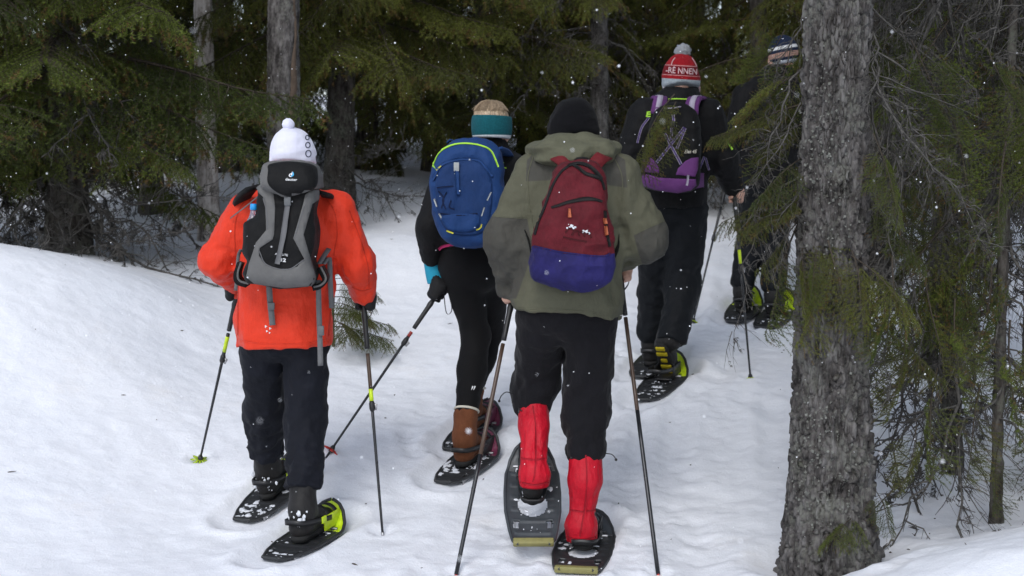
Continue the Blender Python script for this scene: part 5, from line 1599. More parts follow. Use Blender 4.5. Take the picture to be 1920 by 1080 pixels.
# ================================================================== hiker in the olive jacket
def build_p3():
    Y = 5.72; w = lambda a, b, d=0.0: W(a, b, Y + d)
    s_r = shoe_at(1080, 1069, 9, "dark snowshoe flat on the snow under the right red gaiter", "grey snowshoes of the olive-jacketed hiker", kind='round', deck_mat=DARKDECK, toe_mat=SLATE, tail_mat=OLIVEPL, seed=31, snow=60, L=0.60, w=0.235, hsz=0.05)
    tail = W(1000, 1034, 5.60); toe = W(996, 850, 6.02)
    toe = tail + norm(toe - tail) * 0.50
    s_l = snowshoe(tail, toe, "dark snowshoe tilted toe-up under the left red gaiter", "grey snowshoes of the olive-jacketed hiker", kind='round', deck_mat=SLATE, toe_mat=GREYPL, tail_mat=OLIVEPL, seed=32, snow=16, L=0.50, w=0.225, press=False, hsz=0.05, fyr=0.77)
    PRESS.append((tail[0], tail[1], 0.10, 0.03))
    fr, fl = foot_frame(s_r), foot_frame(s_l)
    al = fl[0] + fl[3] * 0.10 + fl[2] * 0.045; ar = fr[0] + fr[3] * 0.12 + fr[2] * 0.045
    J = dict(pelvis=w(1064, 590), waist=w(1068, 510), chest=w(1075, 400, 0.02), neck=w(1075, 290, 0.03), shl=w(1004, 330), ell=w(949, 448), wrl=w(960, 532, 0.14), shr=w(1158, 330), elr=w(1212, 447), wrr=w(1152, 484, 0.30),
             hipl=w(1018, 588), hipr=w(1108, 588), knl=W(1004, 722, Y + 0.17), knr=W(1098, 775, Y + 0.06), anl=al, anr=ar)
    p = empty("person", (w(1070, 600)[0], Y, float(gz_base(np.array(w(1070, 600)[0]), np.array(Y)))), None, "hiker in olive jacket, black beanie and red gaiters, in front", "person", "hikers walking up the snowy trail")
    gl = W(962, 552, Y + 0.15); tl = G(857, 1069); gr = W(1162, 510, Y + 0.31); tr = G(1233, 1069)
    hl = hand_fn(J['wrl'], gl, tl - gl, (-0.5, -0.85, 0), 0.0, 1); hr_ = hand_fn(J['wrr'], gr, tr - gr, (0.9, -0.3, 0), 0.0, -1)
    hd = head_mesh(w(1075, 250, 0.05), (0.0, 1, -0.05), (0, 0, 1), 1.03, J['neck'])
    V, F = join(under_body(J), hd, hl, hr_); mk("body", V, F, SKIN, p)
    def jk(P):
        d = chain(P, [w(1064, 640), w(1066, 560), w(1069, 480), w(1075, 400, 0.02), w(1077, 340, 0.02), w(1076, 292, 0.03)], [(0.214, 0.165), (0.206, 0.155), (0.200, 0.140), (0.204, 0.140), (0.186, 0.115), (0.085, 0.085)], 0.05)
        for s, sd in (('l', 4.0), ('r', 12.0)):
            d = smin(d, chain(P, [J['sh' + s], J['el' + s], J['wr' + s]], [0.082, 0.074, 0.055], 0.03, [(0.011, 14, 1.5, sd, 0.4, 1.2), (0.013, 17, 1.4, sd + 3, 1.2, 1.0)]), 0.05)
        return smax(d, plane(P, w(1064, 588), (-0.10, -0.05, -1)), 0.009)
    lo, hi = bounds(w(915, 280, -0.2), w(1255, 615, 0.2), J['wrl'], J['wrr'], pad=0.06)
    V, F = surface_nets(cloth(jk, 0.0085, (7, 7, 7), 12), lo, hi, 0.0072)
    q = to_px(V); X, Yp = q[:, 0].astype(np.float32), q[:, 1].astype(np.float32); mpp = Y / FPX
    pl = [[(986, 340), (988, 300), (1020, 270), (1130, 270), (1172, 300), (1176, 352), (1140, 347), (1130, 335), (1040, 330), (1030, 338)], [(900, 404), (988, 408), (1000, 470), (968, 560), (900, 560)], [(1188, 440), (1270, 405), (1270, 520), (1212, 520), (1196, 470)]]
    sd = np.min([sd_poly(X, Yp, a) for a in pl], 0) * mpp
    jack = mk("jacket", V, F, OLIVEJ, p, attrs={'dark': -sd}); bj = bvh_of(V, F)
    for q_ in ([(1000, 292), (990, 330), (992, 380), (1000, 430), (1000, 465)], [(1150, 292), (1166, 330), (1166, 380), (1160, 420)], [(966, 577), (1010, 580), (1060, 581), (1110, 586), (1158, 602)], [(920, 405), (955, 408), (988, 409)], [(1190, 440), (1220, 425), (1248, 413)]):
        V, F = lay_strip(q_, 1.6, bj, 0.002, 0.004); mk("seam", V, F, OLIVEH, jack)
    # rolled hood and inner collar
    def hood(P):
        d = chain(P, [w(1010, 284, 0.02), w(1030, 285, -0.07), w(1075, 291, -0.105), w(1122, 285, -0.07), w(1142, 284, 0.02)], [(0.040, 0.050), (0.046, 0.058), (0.046, 0.062), (0.046, 0.058), (0.040, 0.05)], 0.03, u=(0, 0, 1))
        e = chain(P, [w(1040, 268, 0.02), w(1058, 268, -0.055), w(1095, 268, -0.055), w(1114, 268, 0.02)], [0.034, 0.036, 0.036, 0.034], 0.03)
        d = smin(d, e, 0.03)
        n = np.abs(d) < 0.03
        Q = P[n] * np.array([9, 9, 22], np.float32); d = d.copy(); d[n] -= 0.007 * ridge(Q) + 0.003 * ridge(Q * 2.2)
        return d
    lo, hi = bounds(w(995, 250, -0.22), w(1160, 312, 0.1), pad=0.03)
    V, F = surface_nets(hood, lo, hi, 0.0055); mk("hood", V, F, OLIVEH, jack)
    def col_(P):
        d = chain(P, [w(1075, 300, 0.04), w(1075, 262, 0.04), w(1075, 246, 0.045)], [(0.098, 0.105), (0.092, 0.10), (0.084, 0.098)], 0.02, [(0.004, 20, 2, 1), (0.005, 30, 2, 2)])
        return smax(d, plane(P, w(1075, 244, 0.04), (0.1, -0.35, 1)), 0.01)
    lo, hi = bounds(w(1020, 235, -0.1), w(1130, 310, 0.2), pad=0.02)
    V, F = surface_nets(col_, lo, hi, 0.006); mk("collar", V, F, GREYCOLLAR, jack)
    def be(P):
        d = chain(P, [w(1075, 258, 0.05), w(1075, 240, 0.05), w(1076, 224, 0.045), w(1077, 214, 0.04)], [(0.0955, 0.108), (0.0955, 0.108), (0.083, 0.095), (0.058, 0.068)], 0.03)
        return smax(d, plane(P, w(1075, 258, 0.0), (0, -0.2, -1)), 0.012)
    lo, hi = bounds(w(1025, 180, -0.1), w(1125, 262, 0.2), pad=0.03)
    V, F = surface_nets(cloth(be, 0.003, (12, 12, 16), 3), lo, hi, 0.005); mk("beanie", V, F, BLACKKNIT, p)
    # trousers pulled over the gaiter tops
    tl_, tr__ = W(999, 752, Y + 0.15), W(1098, 838, Y + 0.02)
    def tz(P):
        d = chain(P, [w(1064, 560), w(1063, 588)], [(0.165, 0.125), (0.162, 0.12)], 0.05)
        d = smin(d, chain(P, [J['hipl'], J['knl'], tl_], [0.100, 0.078, 0.072], 0.04, [(0.010, 10, 1.3, 2, 0.3, 1.4), (0.013, 24, 1.2, 5)]), 0.02)
        d = smin(d, chain(P, [J['hipr'], J['knr'], tr__], [0.100, 0.080, 0.077], 0.04, [(0.010, 10, 1.3, 8, 0.3, 1.2), (0.014, 26, 1.2, 3)]), 0.02)
        return d
    lo, hi = bounds(w(960, 560, -0.2), w(1165, 640, 0.2), tl_, tr__, J['knl'], pad=0.11)
    V, F = surface_nets(cloth(tz, 0.009, (8, 8, 8), 21), lo, hi, 0.0075); mk("trousers", V, F, BLACKPANT, p)
    # gaiters
    for (pts, rads, sd, foot) in (
            ([tl_ + [0, 0, 0.03], W(1001, 800, (al[1] + Y + 0.15) / 2), W(1001, 858, al[1]), W(1002, 888, al[1]), W(1002, 903, al[1])], [0.060, 0.062, 0.045, 0.060, 0.058], 1.0, fl),
            ([tr__ + [0, 0, 0.03], W(1097, 900, ar[1]), W(1092, 955, ar[1]), W(1090, 985, ar[1]), W(1090, 1006, ar[1])], [0.064, 0.068, 0.045, 0.064, 0.061], 6.0, fr)):
        def gf(P, pts=pts, rads=rads, sd=sd):
            d = chain(P, pts, rads, 0.012, [(0.005, 8, 2.2, sd), (0.008, 12, 3.2, sd + 1, 0.4, 1.3), (0.007, 12, 3.6, sd + 2), (0.006, 14, 2.6, sd + 3)])
            return smax(d, plane(P, pts[-1] - [0, 0, 0.022], (0, 0, -1)), 0.006)
        lo, hi = bounds(*pts, pad=0.1)
        V, F = surface_nets(gf, lo, hi, 0.006); ga = mk("gaiter", V, F, GAITER, p); bg = bvh_of(V, F)
        a_ = to_px(np.array([pts[0] - [0, 0, 0.05], pts[1], pts[2], pts[3], pts[4]]))
        V, F = lay_strip([(x_ + 4 * math.sin(k_), y_) for k_, (x_, y_) in enumerate(a_)], 2.2, bg, 0.003, 0.005); mk("back_seam", V, F, GAITERD, ga)
        x_, y_ = a_[2]; V, F = lay_strip([(x_ - 24, y_ + 1), (x_, y_ + 4), (x_ + 24, y_ + 1)], 3, bg, 0.0025, 0.004); mk("elastic_line", V, F, GAITERD, ga)
        x_, y_ = a_[4]; V, F = lay_strip([(x_ - 27, y_ + 1), (x_, y_ + 6), (x_ + 27, y_ + 1)], 3, bg, 0.003, 0.005); mk("hem_tape", V, F, GAITERD, ga)
        x_, y_ = a_[0]; V, F = lay_poly([(x_ - 31, y_ + 4), (x_ - 25, y_ + 4), (x_ - 25, y_ + 13), (x_ - 31, y_ + 13)], bg, 0.006, 0.010, 4); mk("strap_tab", V, F, BLACKPL, ga)
    for q_ in ([(964, 740, .12), (950, 735, .1), (940, 742, .09), (936, 752, .09)], [(1135, 850, 0), (1147, 852, -.02), (1153, 858, -.02), (1155, 862, -.02)]):
        V, F = tube(smooth_line([w(a, c, d) for a, c, d in q_], 14), 0.0022, 6); mk("drawcord", V, F, BLACKPL, p)
        v, f = ico(w(*q_[-1]), 0.006, 2); mk("cord_stop", v, f, BLACKPL, p)
    boot(p, fl, BLACKBOOT, SOLE, al + [0, 0, 0.02], 0.036, sl=0.72); boot(p, fr, BLACKBOOT, SOLE, ar + [0, 0, 0.01], 0.036, sl=0.72)
    # backpack
    b = empty("backpack", w(1072, 538, -0.25), None, "wine red backpack with violet-blue bottom on the olive jacket", "backpack", "backpacks worn by the hikers")
    op = round_poly([(1050, 313), (1070, 306), (1102, 306), (1122, 318), (1131, 340), (1134, 376), (1141, 425), (1146, 467), (1146, 503), (1135, 527), (1097, 539), (1058, 537), (1012, 524), (1000, 508), (998, 472), (1016, 405), (1032, 353)], 50)
    fn, lo, hi = bag_fn(op, Y - 0.24, 0.115, 0.05, 0.011, 13, sc=9)
    V, F = surface_nets(fn, lo, hi, 0.0055)
    q = to_px(V)
    line = np.interp(q[:, 0], [990, 1001, 1058, 1125, 1150], [458, 461, 473, 480, 474])
    low = q[:, 1] > line
    f_low = low[F].all(1)
    mk("body", V, F[~f_low], BAGRED, b); mk("bottom", V, F[f_low], BAGVIOLET, b); bb = bvh_of(V, F)
    V, F = lay_strip([(1001, 461), (1058, 473), (1125, 480), (1144, 475)], 2.2, bb, 0.003, 0.006); mk("seam", V, F, BAGVIOLET, b)
    V, F = lay_strip([(1034, 389), (1048, 385), (1066, 379), (1097, 373), (1115, 374), (1129, 378)], [4, 5, 6, 8, 6, 4], bb, 0.004, 0.007); z = mk("pocket_zip", V, F, ZIP, b)
    V, F = lay_strip([(1003, 440), (1010, 415), (1020, 392), (1037, 347), (1052, 323), (1068, 310)], 4, bb, 0.004, 0.007); mk("main_zip", V, F, ZIP, b)
    V, F = lay_strip([(1072, 309), (1084, 315), (1097, 325), (1115, 331), (1127, 338), (1133, 356)], [3, 5, 6, 6, 4, 3], bb, 0.006, 0.008); mk("main_zip", V, F, ZIP, b)
    V, F = lay_strip([(1066, 311), (1085, 307), (1104, 312), (1118, 324), (1128, 336)], [4, 5, 6, 7, 5], bb, 0.006, 0.008); mk("main_zip", V, F, ZIP, b)
    V, F = lay_strip([(1134, 395), (1137, 430), (1143, 462)], 5, bb, 0.004, 0.007); mk("side_zip", V, F, ZIP, b)
    V, F = lay_strip([(1067.5, 391), (1068, 407)], [4, 7], bb, 0.010, 0.008); mk("zip_pull", V, F, TAN, b)
    V, F = lay_strip([(1132, 409), (1134, 420)], [5, 6], bb, 0.012, 0.008); mk("zip_pull", V, F, TAN, b)
    V, F = lay_strip([(1134, 424), (1136, 442)], [4, 5], bb, 0.012, 0.008); mk("zip_pull", V, F, TAN, b)
    for q_ in ([(1060, 436), (1068, 428), (1076, 433), (1072, 441)], [(1076, 434), (1084, 433), (1086, 442)], [(1088, 436), (1094, 434), (1096, 444)], [(1100, 438), (1106, 437), (1108, 446)]):
        V, F = lay_strip(q_, 2.6, bb, 0.003, 0.004, 2); mk("printed_mark", V, F, LOGODARK, b)
    V, F = lay_strip([(1056, 444), (1075, 449), (1100, 453)], 2.5, bb, 0.003, 0.004); mk("printed_line", V, F, LOGODARK, b)
    r_ = np.random.default_rng(2); ps = []
    for (x, y, n) in ((1071, 424, 10), (1076, 426, 6), (1099, 433, 6), (1101, 437, 3)):
        for k in range(n):
            c, _n = hit(bb, x + r_.normal() * 3, y + r_.normal() * 2); s_ = 0.0015 + 0.0035 * r_.random(); v, f = ico(c, 1, 2); ps.append((c + (v - c) * s_ * (0.4 + 1.1 * vnoise((v - c) * 1.9 + k)[:, None]), f))
    V, F = join(*ps); o = mk("clinging_snow", V, F, CAKED, b); o["kind"] = "stuff"
    V, F = ribbon(smooth_line([w(1068, 318, -0.17), w(1058, 303, -0.165), w(1046, 294, -0.14), w(1034, 292, -0.06), w(1026, 305, 0.08)], 16), 0.055, 0.010, [1, 0.1, 0.6]); mk("shoulder_strap", V, F, STRAPRED, b)
    V, F = ribbon(smooth_line([w(1108, 318, -0.17), w(1120, 303, -0.165), w(1130, 294, -0.14), w(1140, 292, -0.06), w(1146, 305, 0.08)], 16), 0.055, 0.010, [1, -0.1, -0.6]); mk("shoulder_strap", V, F, STRAPRED, b)
    V, F = tube(smooth_line([w(1076, 308, -0.17), w(1082, 298, -0.19), w(1100, 298, -0.19), w(1106, 308, -0.17)], 16), 0.006, 8); mk("carry_loop", V, F, ZIP, b)
    for q_ in ([(998, 490, -.19), (992, 455, -.12), (985, 430, -.06)], [(1146, 490, -.19), (1158, 462, -.1), (1160, 430, -.04)]):
        V, F = ribbon(smooth_line([w(a, c, d) for a, c, d in q_], 10), 0.022, 0.003, [0, 1, 0.4]); mk("side_strap", V, F, ZIP, b)
    pole(gl - norm(tl - gl) * 0.06, tl, "slim dark pole with red tip in the olive-jacketed hiker's left hand", tipmat=REDPL, lock=0.99, upper=SHAFTPAT, upper_to=0.6)
    pole(gr - norm(tr - gr) * 0.06, tr, "slim dark pole with red tip in the olive-jacketed hiker's right hand", tipmat=REDPL, lock=0.99, upper=SHAFTPAT, upper_to=0.5)

# ================================================================== hiker with the red bobble hat
def build_p4():
    Y = 7.72; w = lambda a, b, d=0.0: W(a, b, Y + d)
    s_r = shoe_at(1206, 749, 24, "lime-toed snowshoe under the lifted heel of the red-hatted hiker", "lime-toed snowshoes", deck_mat=DARKDECK, toe_mat=LIME, strap_mat=BLACKPL, toe_rise=0.11, toe_from=0.79, seed=41, snow=40, hole=False)
    s_l = shoe_at(1198, 706, 20, "lime-toed snowshoe under the red-hatted hiker's forward, left boot", "lime-toed snowshoes", deck_mat=DARKDECK, toe_mat=LIME, strap_mat=LIME, toe_rise=0.11, toe_from=0.79, seed=42, snow=60, hole=False)
    fr, fl = foot_frame(s_r), foot_frame(s_l)
    J = dict(pelvis=w(1262, 390), waist=w(1260, 340), chest=w(1262, 250, 0.02), neck=w(1276, 180, 0.04), shl=w(1208, 218), ell=w(1178, 310), wrl=w(1196, 350, 0.25), shr=w(1326, 216), elr=w(1358, 300, 0.0), wrr=w(1374, 347, 0.08),
             hipl=w(1234, 390), hipr=w(1290, 390), knl=W(1228, 540, Y + 0.22), knr=W(1280, 530, Y + 0.08), anl=fl[0] + fl[3] * 0.14 + fl[2] * 0.045, anr=W(1256, 652, Y - 0.06))
    p = empty("person", (w(1262, 400)[0], Y, float(gz_base(np.array(w(1262, 400)[0]), np.array(Y)))), None, "hiker in black with red bobble hat and purple backpack", "person", "hikers walking up the snowy trail")
    g = W(1377, 366, Y + 0.08); t = G(1407, 708)
    hv = hand_fn(J['wrr'], g, t - g, (0.95, -0.2, 0.1), 0.0, -1)
    hd = head_mesh(w(1278, 152, 0.06), (0.25, 1, -0.05), (0, 0, 1), 1.03, J['neck'])
    V, F = join(under_body(J), hd, hv); mk("body", V, F, SKIN, p)
    def jk(P):
        d = chain(P, [w(1261, 410), w(1261, 350), w(1261, 300), w(1264, 245, 0.02), w(1268, 212, 0.03), w(1277, 172, 0.05)], [(0.175, 0.145), (0.172, 0.14), (0.178, 0.135), (0.190, 0.135), (0.170, 0.11), (0.092, 0.095)], 0.05)
        for s, sd in (('l', 3.0), ('r', 8.0)):
            d = smin(d, chain(P, [J['sh' + s], J['el' + s], J['wr' + s]], [0.085, 0.072, 0.052], 0.03, [(0.007, 14, 1.5, sd), (0.009, 18, 1.5, sd + 2)]), 0.045)
        d = smax(d, plane(P, w(1262, 388), (0, 0, -1)), 0.01)
        return smax(d, plane(P, w(1277, 163, 0.05), (0, -0.2, 1)), 0.012)
    lo, hi = bounds(w(1155, 160, -0.2), w(1390, 400, 0.3), J['wrl'], J['wrr'], pad=0.05)
    V, F = surface_nets(cloth(jk, 0.006, (9, 9, 9), 17), lo, hi, 0.009); jack = mk("jacket", V, F, BLACKSHELL, p); bj = bvh_of(V, F)
    V, F = lay_text("E", 1215, 214, 10, bj, 0.004, 0.005, wpx=10, bold=0.04, shear=0.1); mk("lettering", V, F, LIMECLOTH, jack)
    V, F = lay_strip([(1362, 262), (1368, 272), (1373, 281)], 3.0, bj, 0.004, 0.005); mk("reflective_mark", V, F, LIMECLOTH, jack)
    V, F = lay_strip([(1253, 186), (1270, 185.5), (1288, 186)], 2.0, bj, 0.004, 0.005); mk("collar_cord", V, F, LIMECLOTH, jack)
    ak_r = J['anr'] + (J['knr'] - J['anr']) * 0.10
    def tz(P):
        d = chain(P, [w(1261, 365), w(1262, 388)], [(0.158, 0.12), (0.158, 0.12)], 0.05)
        d = smin(d, chain(P, [J['hipl'], J['knl'], J['anl'] + (J['knl'] - J['anl']) * 0.12], [0.102, 0.084, 0.070], 0.04, [(0.008, 10, 1.3, 2), (0.010, 18, 1.2, 5)]), 0.03)
        e = chain(P, [J['hipr'], J['knr'], ak_r], [0.104, 0.086, 0.074], 0.04, [(0.008, 10, 1.3, 7), (0.011, 18, 1.2, 9)])
        d = smin(d, smax(e, plane(P, ak_r, ak_r - J['knr']), 0.01), 0.03)
        return d
    lo, hi = bounds(w(1200, 370, -0.2), w(1325, 430, 0.2), J['knl'], J['knr'], J['anl'], J['anr'], pad=0.1)
    V, F = surface_nets(cloth(tz, 0.007, (9, 9, 9), 23), lo, hi, 0.009); mk("trousers", V, F, BLUEBLACK, p)
    boot(p, fl, BLACKBOOT, SOLE, J['anl'] + (J['knl'] - J['anl']) * 0.2, 0.058)
    bt, A, top = boot(p, fr, BLACKBOOT, SOLE, J['anr'] + (J['knr'] - J['anr']) * 0.12, 0.058, pitch=0.95)
    for k, (yy, wx) in enumerate(((0.0, 0.05), (0.045, 0.06), (0.10, 0.035), (0.155, 0.06), (0.20, 0.06))):      # yellow lugs of the sole
        z = norm(np.cross(A(1, 0, 0) - A(0, 0, 0), A(0, 1, 0) - A(0, 0, 0))); x = A(1, 0, 0) - A(0, 0, 0); y = A(0, 1, 0) - A(0, 0, 0)
        V, F = box((0, 0, 0), (wx, 0.026, 0.012), None, 0.003); M = np.stack([x, y, z], 1); V = V @ M.T + A(0, yy, -0.016); mk("sole_lug", V, F, YELLOWSOLE, bt)
    # hat
    hc = w(1277, 135, 0.06)
    def ht(P):
        d = chain(P, [w(1277, 158, 0.06), w(1277, 142, 0.06), w(1277, 131, 0.055), w(1278, 123, 0.05)], [(0.099, 0.110), (0.093, 0.106), (0.078, 0.088), (0.058, 0.065)], 0.03)
        return smax(d, plane(P, w(1277, 160, 0.0), (0.0, -0.25, -1)), 0.012)
    lo, hi = bounds(w(1235, 90, -0.1), w(1320, 166, 0.2), pad=0.03)
    V, F = surface_nets(cloth(ht, 0.003, (12, 12, 14), 5), lo, hi, 0.005)
    q = to_px(V); yy = q[:, 1] + 0.06 * (q[:, 0] - 1277) * -1; mpp = Y / FPX
    at = {'band': (8.5 - np.abs(yy - 132.5)) * mpp, 'line': (0.8 - np.minimum(np.abs(yy - 123.2), np.abs(yy - 141.5))) * mpp, 'brim': (yy - 148.5) * mpp}
    hat = mk("hat", V, F, REDKNIT, p, attrs=at); bh = bvh_of(V, F)
    V, F = lay_text("-RE NNEN", 1278, 132.5, 11.5, bh, 0.0025, 0.004, wpx=58, rot=0.06, bold=0.015); mk("lettering", V, F, HATTEXT, hat)
    for q_ in ([(1266, 108), (1261, 115), (1259, 122)], [(1297, 108), (1302, 116), (1306, 124)]):
        V, F = lay_strip(q_, 1.4, bh, 0.002, 0.003, 2); mk("knit_line", V, F, HATTEXT, hat)
    v, f = ico((0, 0, 0), 1.0, 4); c = w(1280, 97, 0.055); v = c + v * 0.042 * (0.80 + 0.45 * vnoise(v * 7 + 20)[:, None]); mk("bobble", v, f, GREYKNIT, hat)
    for x0, sx in ((1246, -1), (1309, 1)):
        V, F = ribbon(smooth_line([w(x0, 156, 0.06), w(x0 + sx, 166, 0.06), w(x0 + sx * 0.5, 174, 0.06)], 8), 0.06, 0.012, [0, 1, 0]); mk("ear_flap", V, F, REDKNIT, hat)
    # backpack
    b = empty("backpack", w(1260, 360, -0.25), None, "black and purple backpack with crossed webbing straps on the red-hatted hiker", "backpack", "backpacks worn by the hikers")
    op = round_poly([(1222, 225), (1235, 203), (1262, 194), (1292, 200), (1308, 225), (1311, 280), (1308, 330), (1304, 350), (1280, 360), (1230, 356), (1206, 346), (1204, 320), (1212, 280)], 44)
    fn, lo, hi = bag_fn(op, Y - 0.24, 0.12, 0.05, 0.004, 19)
    V, F = surface_nets(fn, lo, hi, 0.0065); mk("body", V, F, BAGBLACK, b); bb = bvh_of(V, F)
    for nm, q_ in (("hip_belt", [(1197, 331), (1209, 326), (1236, 333), (1270, 335), (1304, 336), (1305, 347), (1295, 356), (1271, 361), (1229, 355), (1206, 347)]),
                   ("side_panel", [(1204, 321), (1209, 300), (1217, 292), (1229, 304), (1236, 316), (1236, 325), (1211, 323)]),
                   ("side_panel", [(1267, 328), (1271, 316), (1285, 302), (1297, 296), (1309, 295), (1308, 316), (1303, 331)])):
        V, F = lay_poly(q_, bb, 0.006, 0.014, 5); mk(nm, V, F, PURPLE, b)
    V, F = ribbon(smooth_line([w(1303, 340, -0.25), w(1313, 338, -0.17), w(1318, 338, -0.05), w(1314, 340, 0.08)], 12), 0.075, 0.016, [0, 0.1, 1]); mk("hip_wing", V, F, PURPLE, b)
    V, F = ribbon(smooth_line([w(1206, 340, -0.25), w(1198, 338, -0.15), w(1198, 338, -0.05), w(1204, 340, 0.08)], 12), 0.06, 0.016, [0, 0.1, 1]); mk("hip_wing", V, F, PURPLE, b)
    for pts, sd in (([(1232, 215, -.20), (1236, 196, -.17), (1238, 184, -.10), (1232, 186, 0.0), (1228, 205, 0.10)], 0.4), ([(1296, 215, -.20), (1298, 196, -.17), (1304, 184, -.10), (1314, 188, 0.0), (1316, 206, 0.10)], -0.4)):
        ln = smooth_line([w(*a) for a in pts], 18); V, F = ribbon(ln, 0.072, 0.018, [1, sd, 0]); s_ = mk("shoulder_strap", V, F, PURPLE, b)
        V, F = ribbon(ln + np.array([0, -0.004, 0.012]), 0.03, 0.004, [1, sd, 0]); mk("strap_webbing", V, F, PALESTRAP, s_)
    for q_, ww in (([(1246, 250), (1277, 308)], 5.5), ([(1283, 239), (1231, 305)], 5.5), ([(1285, 240), (1269, 279)], 5), ([(1262, 215), (1263, 229)], 5.5), ([(1260, 236), (1258, 262)], 5), ([(1217, 220), (1203, 240), (1195, 268)], 4.5), ([(1320, 294), (1309, 321)], 4), ([(1322, 296), (1329, 319)], 4)):
        strap_both(q_, ww, bb if q_[0][0] < 1312 and q_[0][0] > 1220 else bvh_of(*join((V, F))) if False else bj if q_[0][0] < 1220 or q_[0][0] > 1312 else bb, b)
    c, _n = hit(bb, 1261, 233); side_buckle(c + np.array([0, -0.012, 0]), (0.024, 0.01, 0.03), BLACKPL, b)
    V, F = lay_strip([(1290, 328), (1289, 340), (1287, 347)], 4, bb, 0.010, 0.006); mk("webbing_strap", V, F, PALESTRAP, b)
    V, F = lay_text("Elan 45", 1294, 284, 6.5, bb, 0.003, 0.004, wpx=23, shear=0.3, bold=0.02); mk("lettering", V, F, CREAM, b)
    V, F = tube(smooth_line([w(1246, 203, -.32), w(1258, 203, -.34), (w(1270, 201, -.34)), w(1277, 200, -.32)], 12), 0.003, 6); mk("cord", V, F, PALESTRAP, b)
    pole(g - norm(t - g) * 0.06, t, "black pole with red and lime markings in the red-hatted hiker's right hand", band=LIME, basket=LIME, band_at=(0.33, 0.40), lock=0.43, upper=SHAFT, bas_r=0.032, basket_at=0.975)

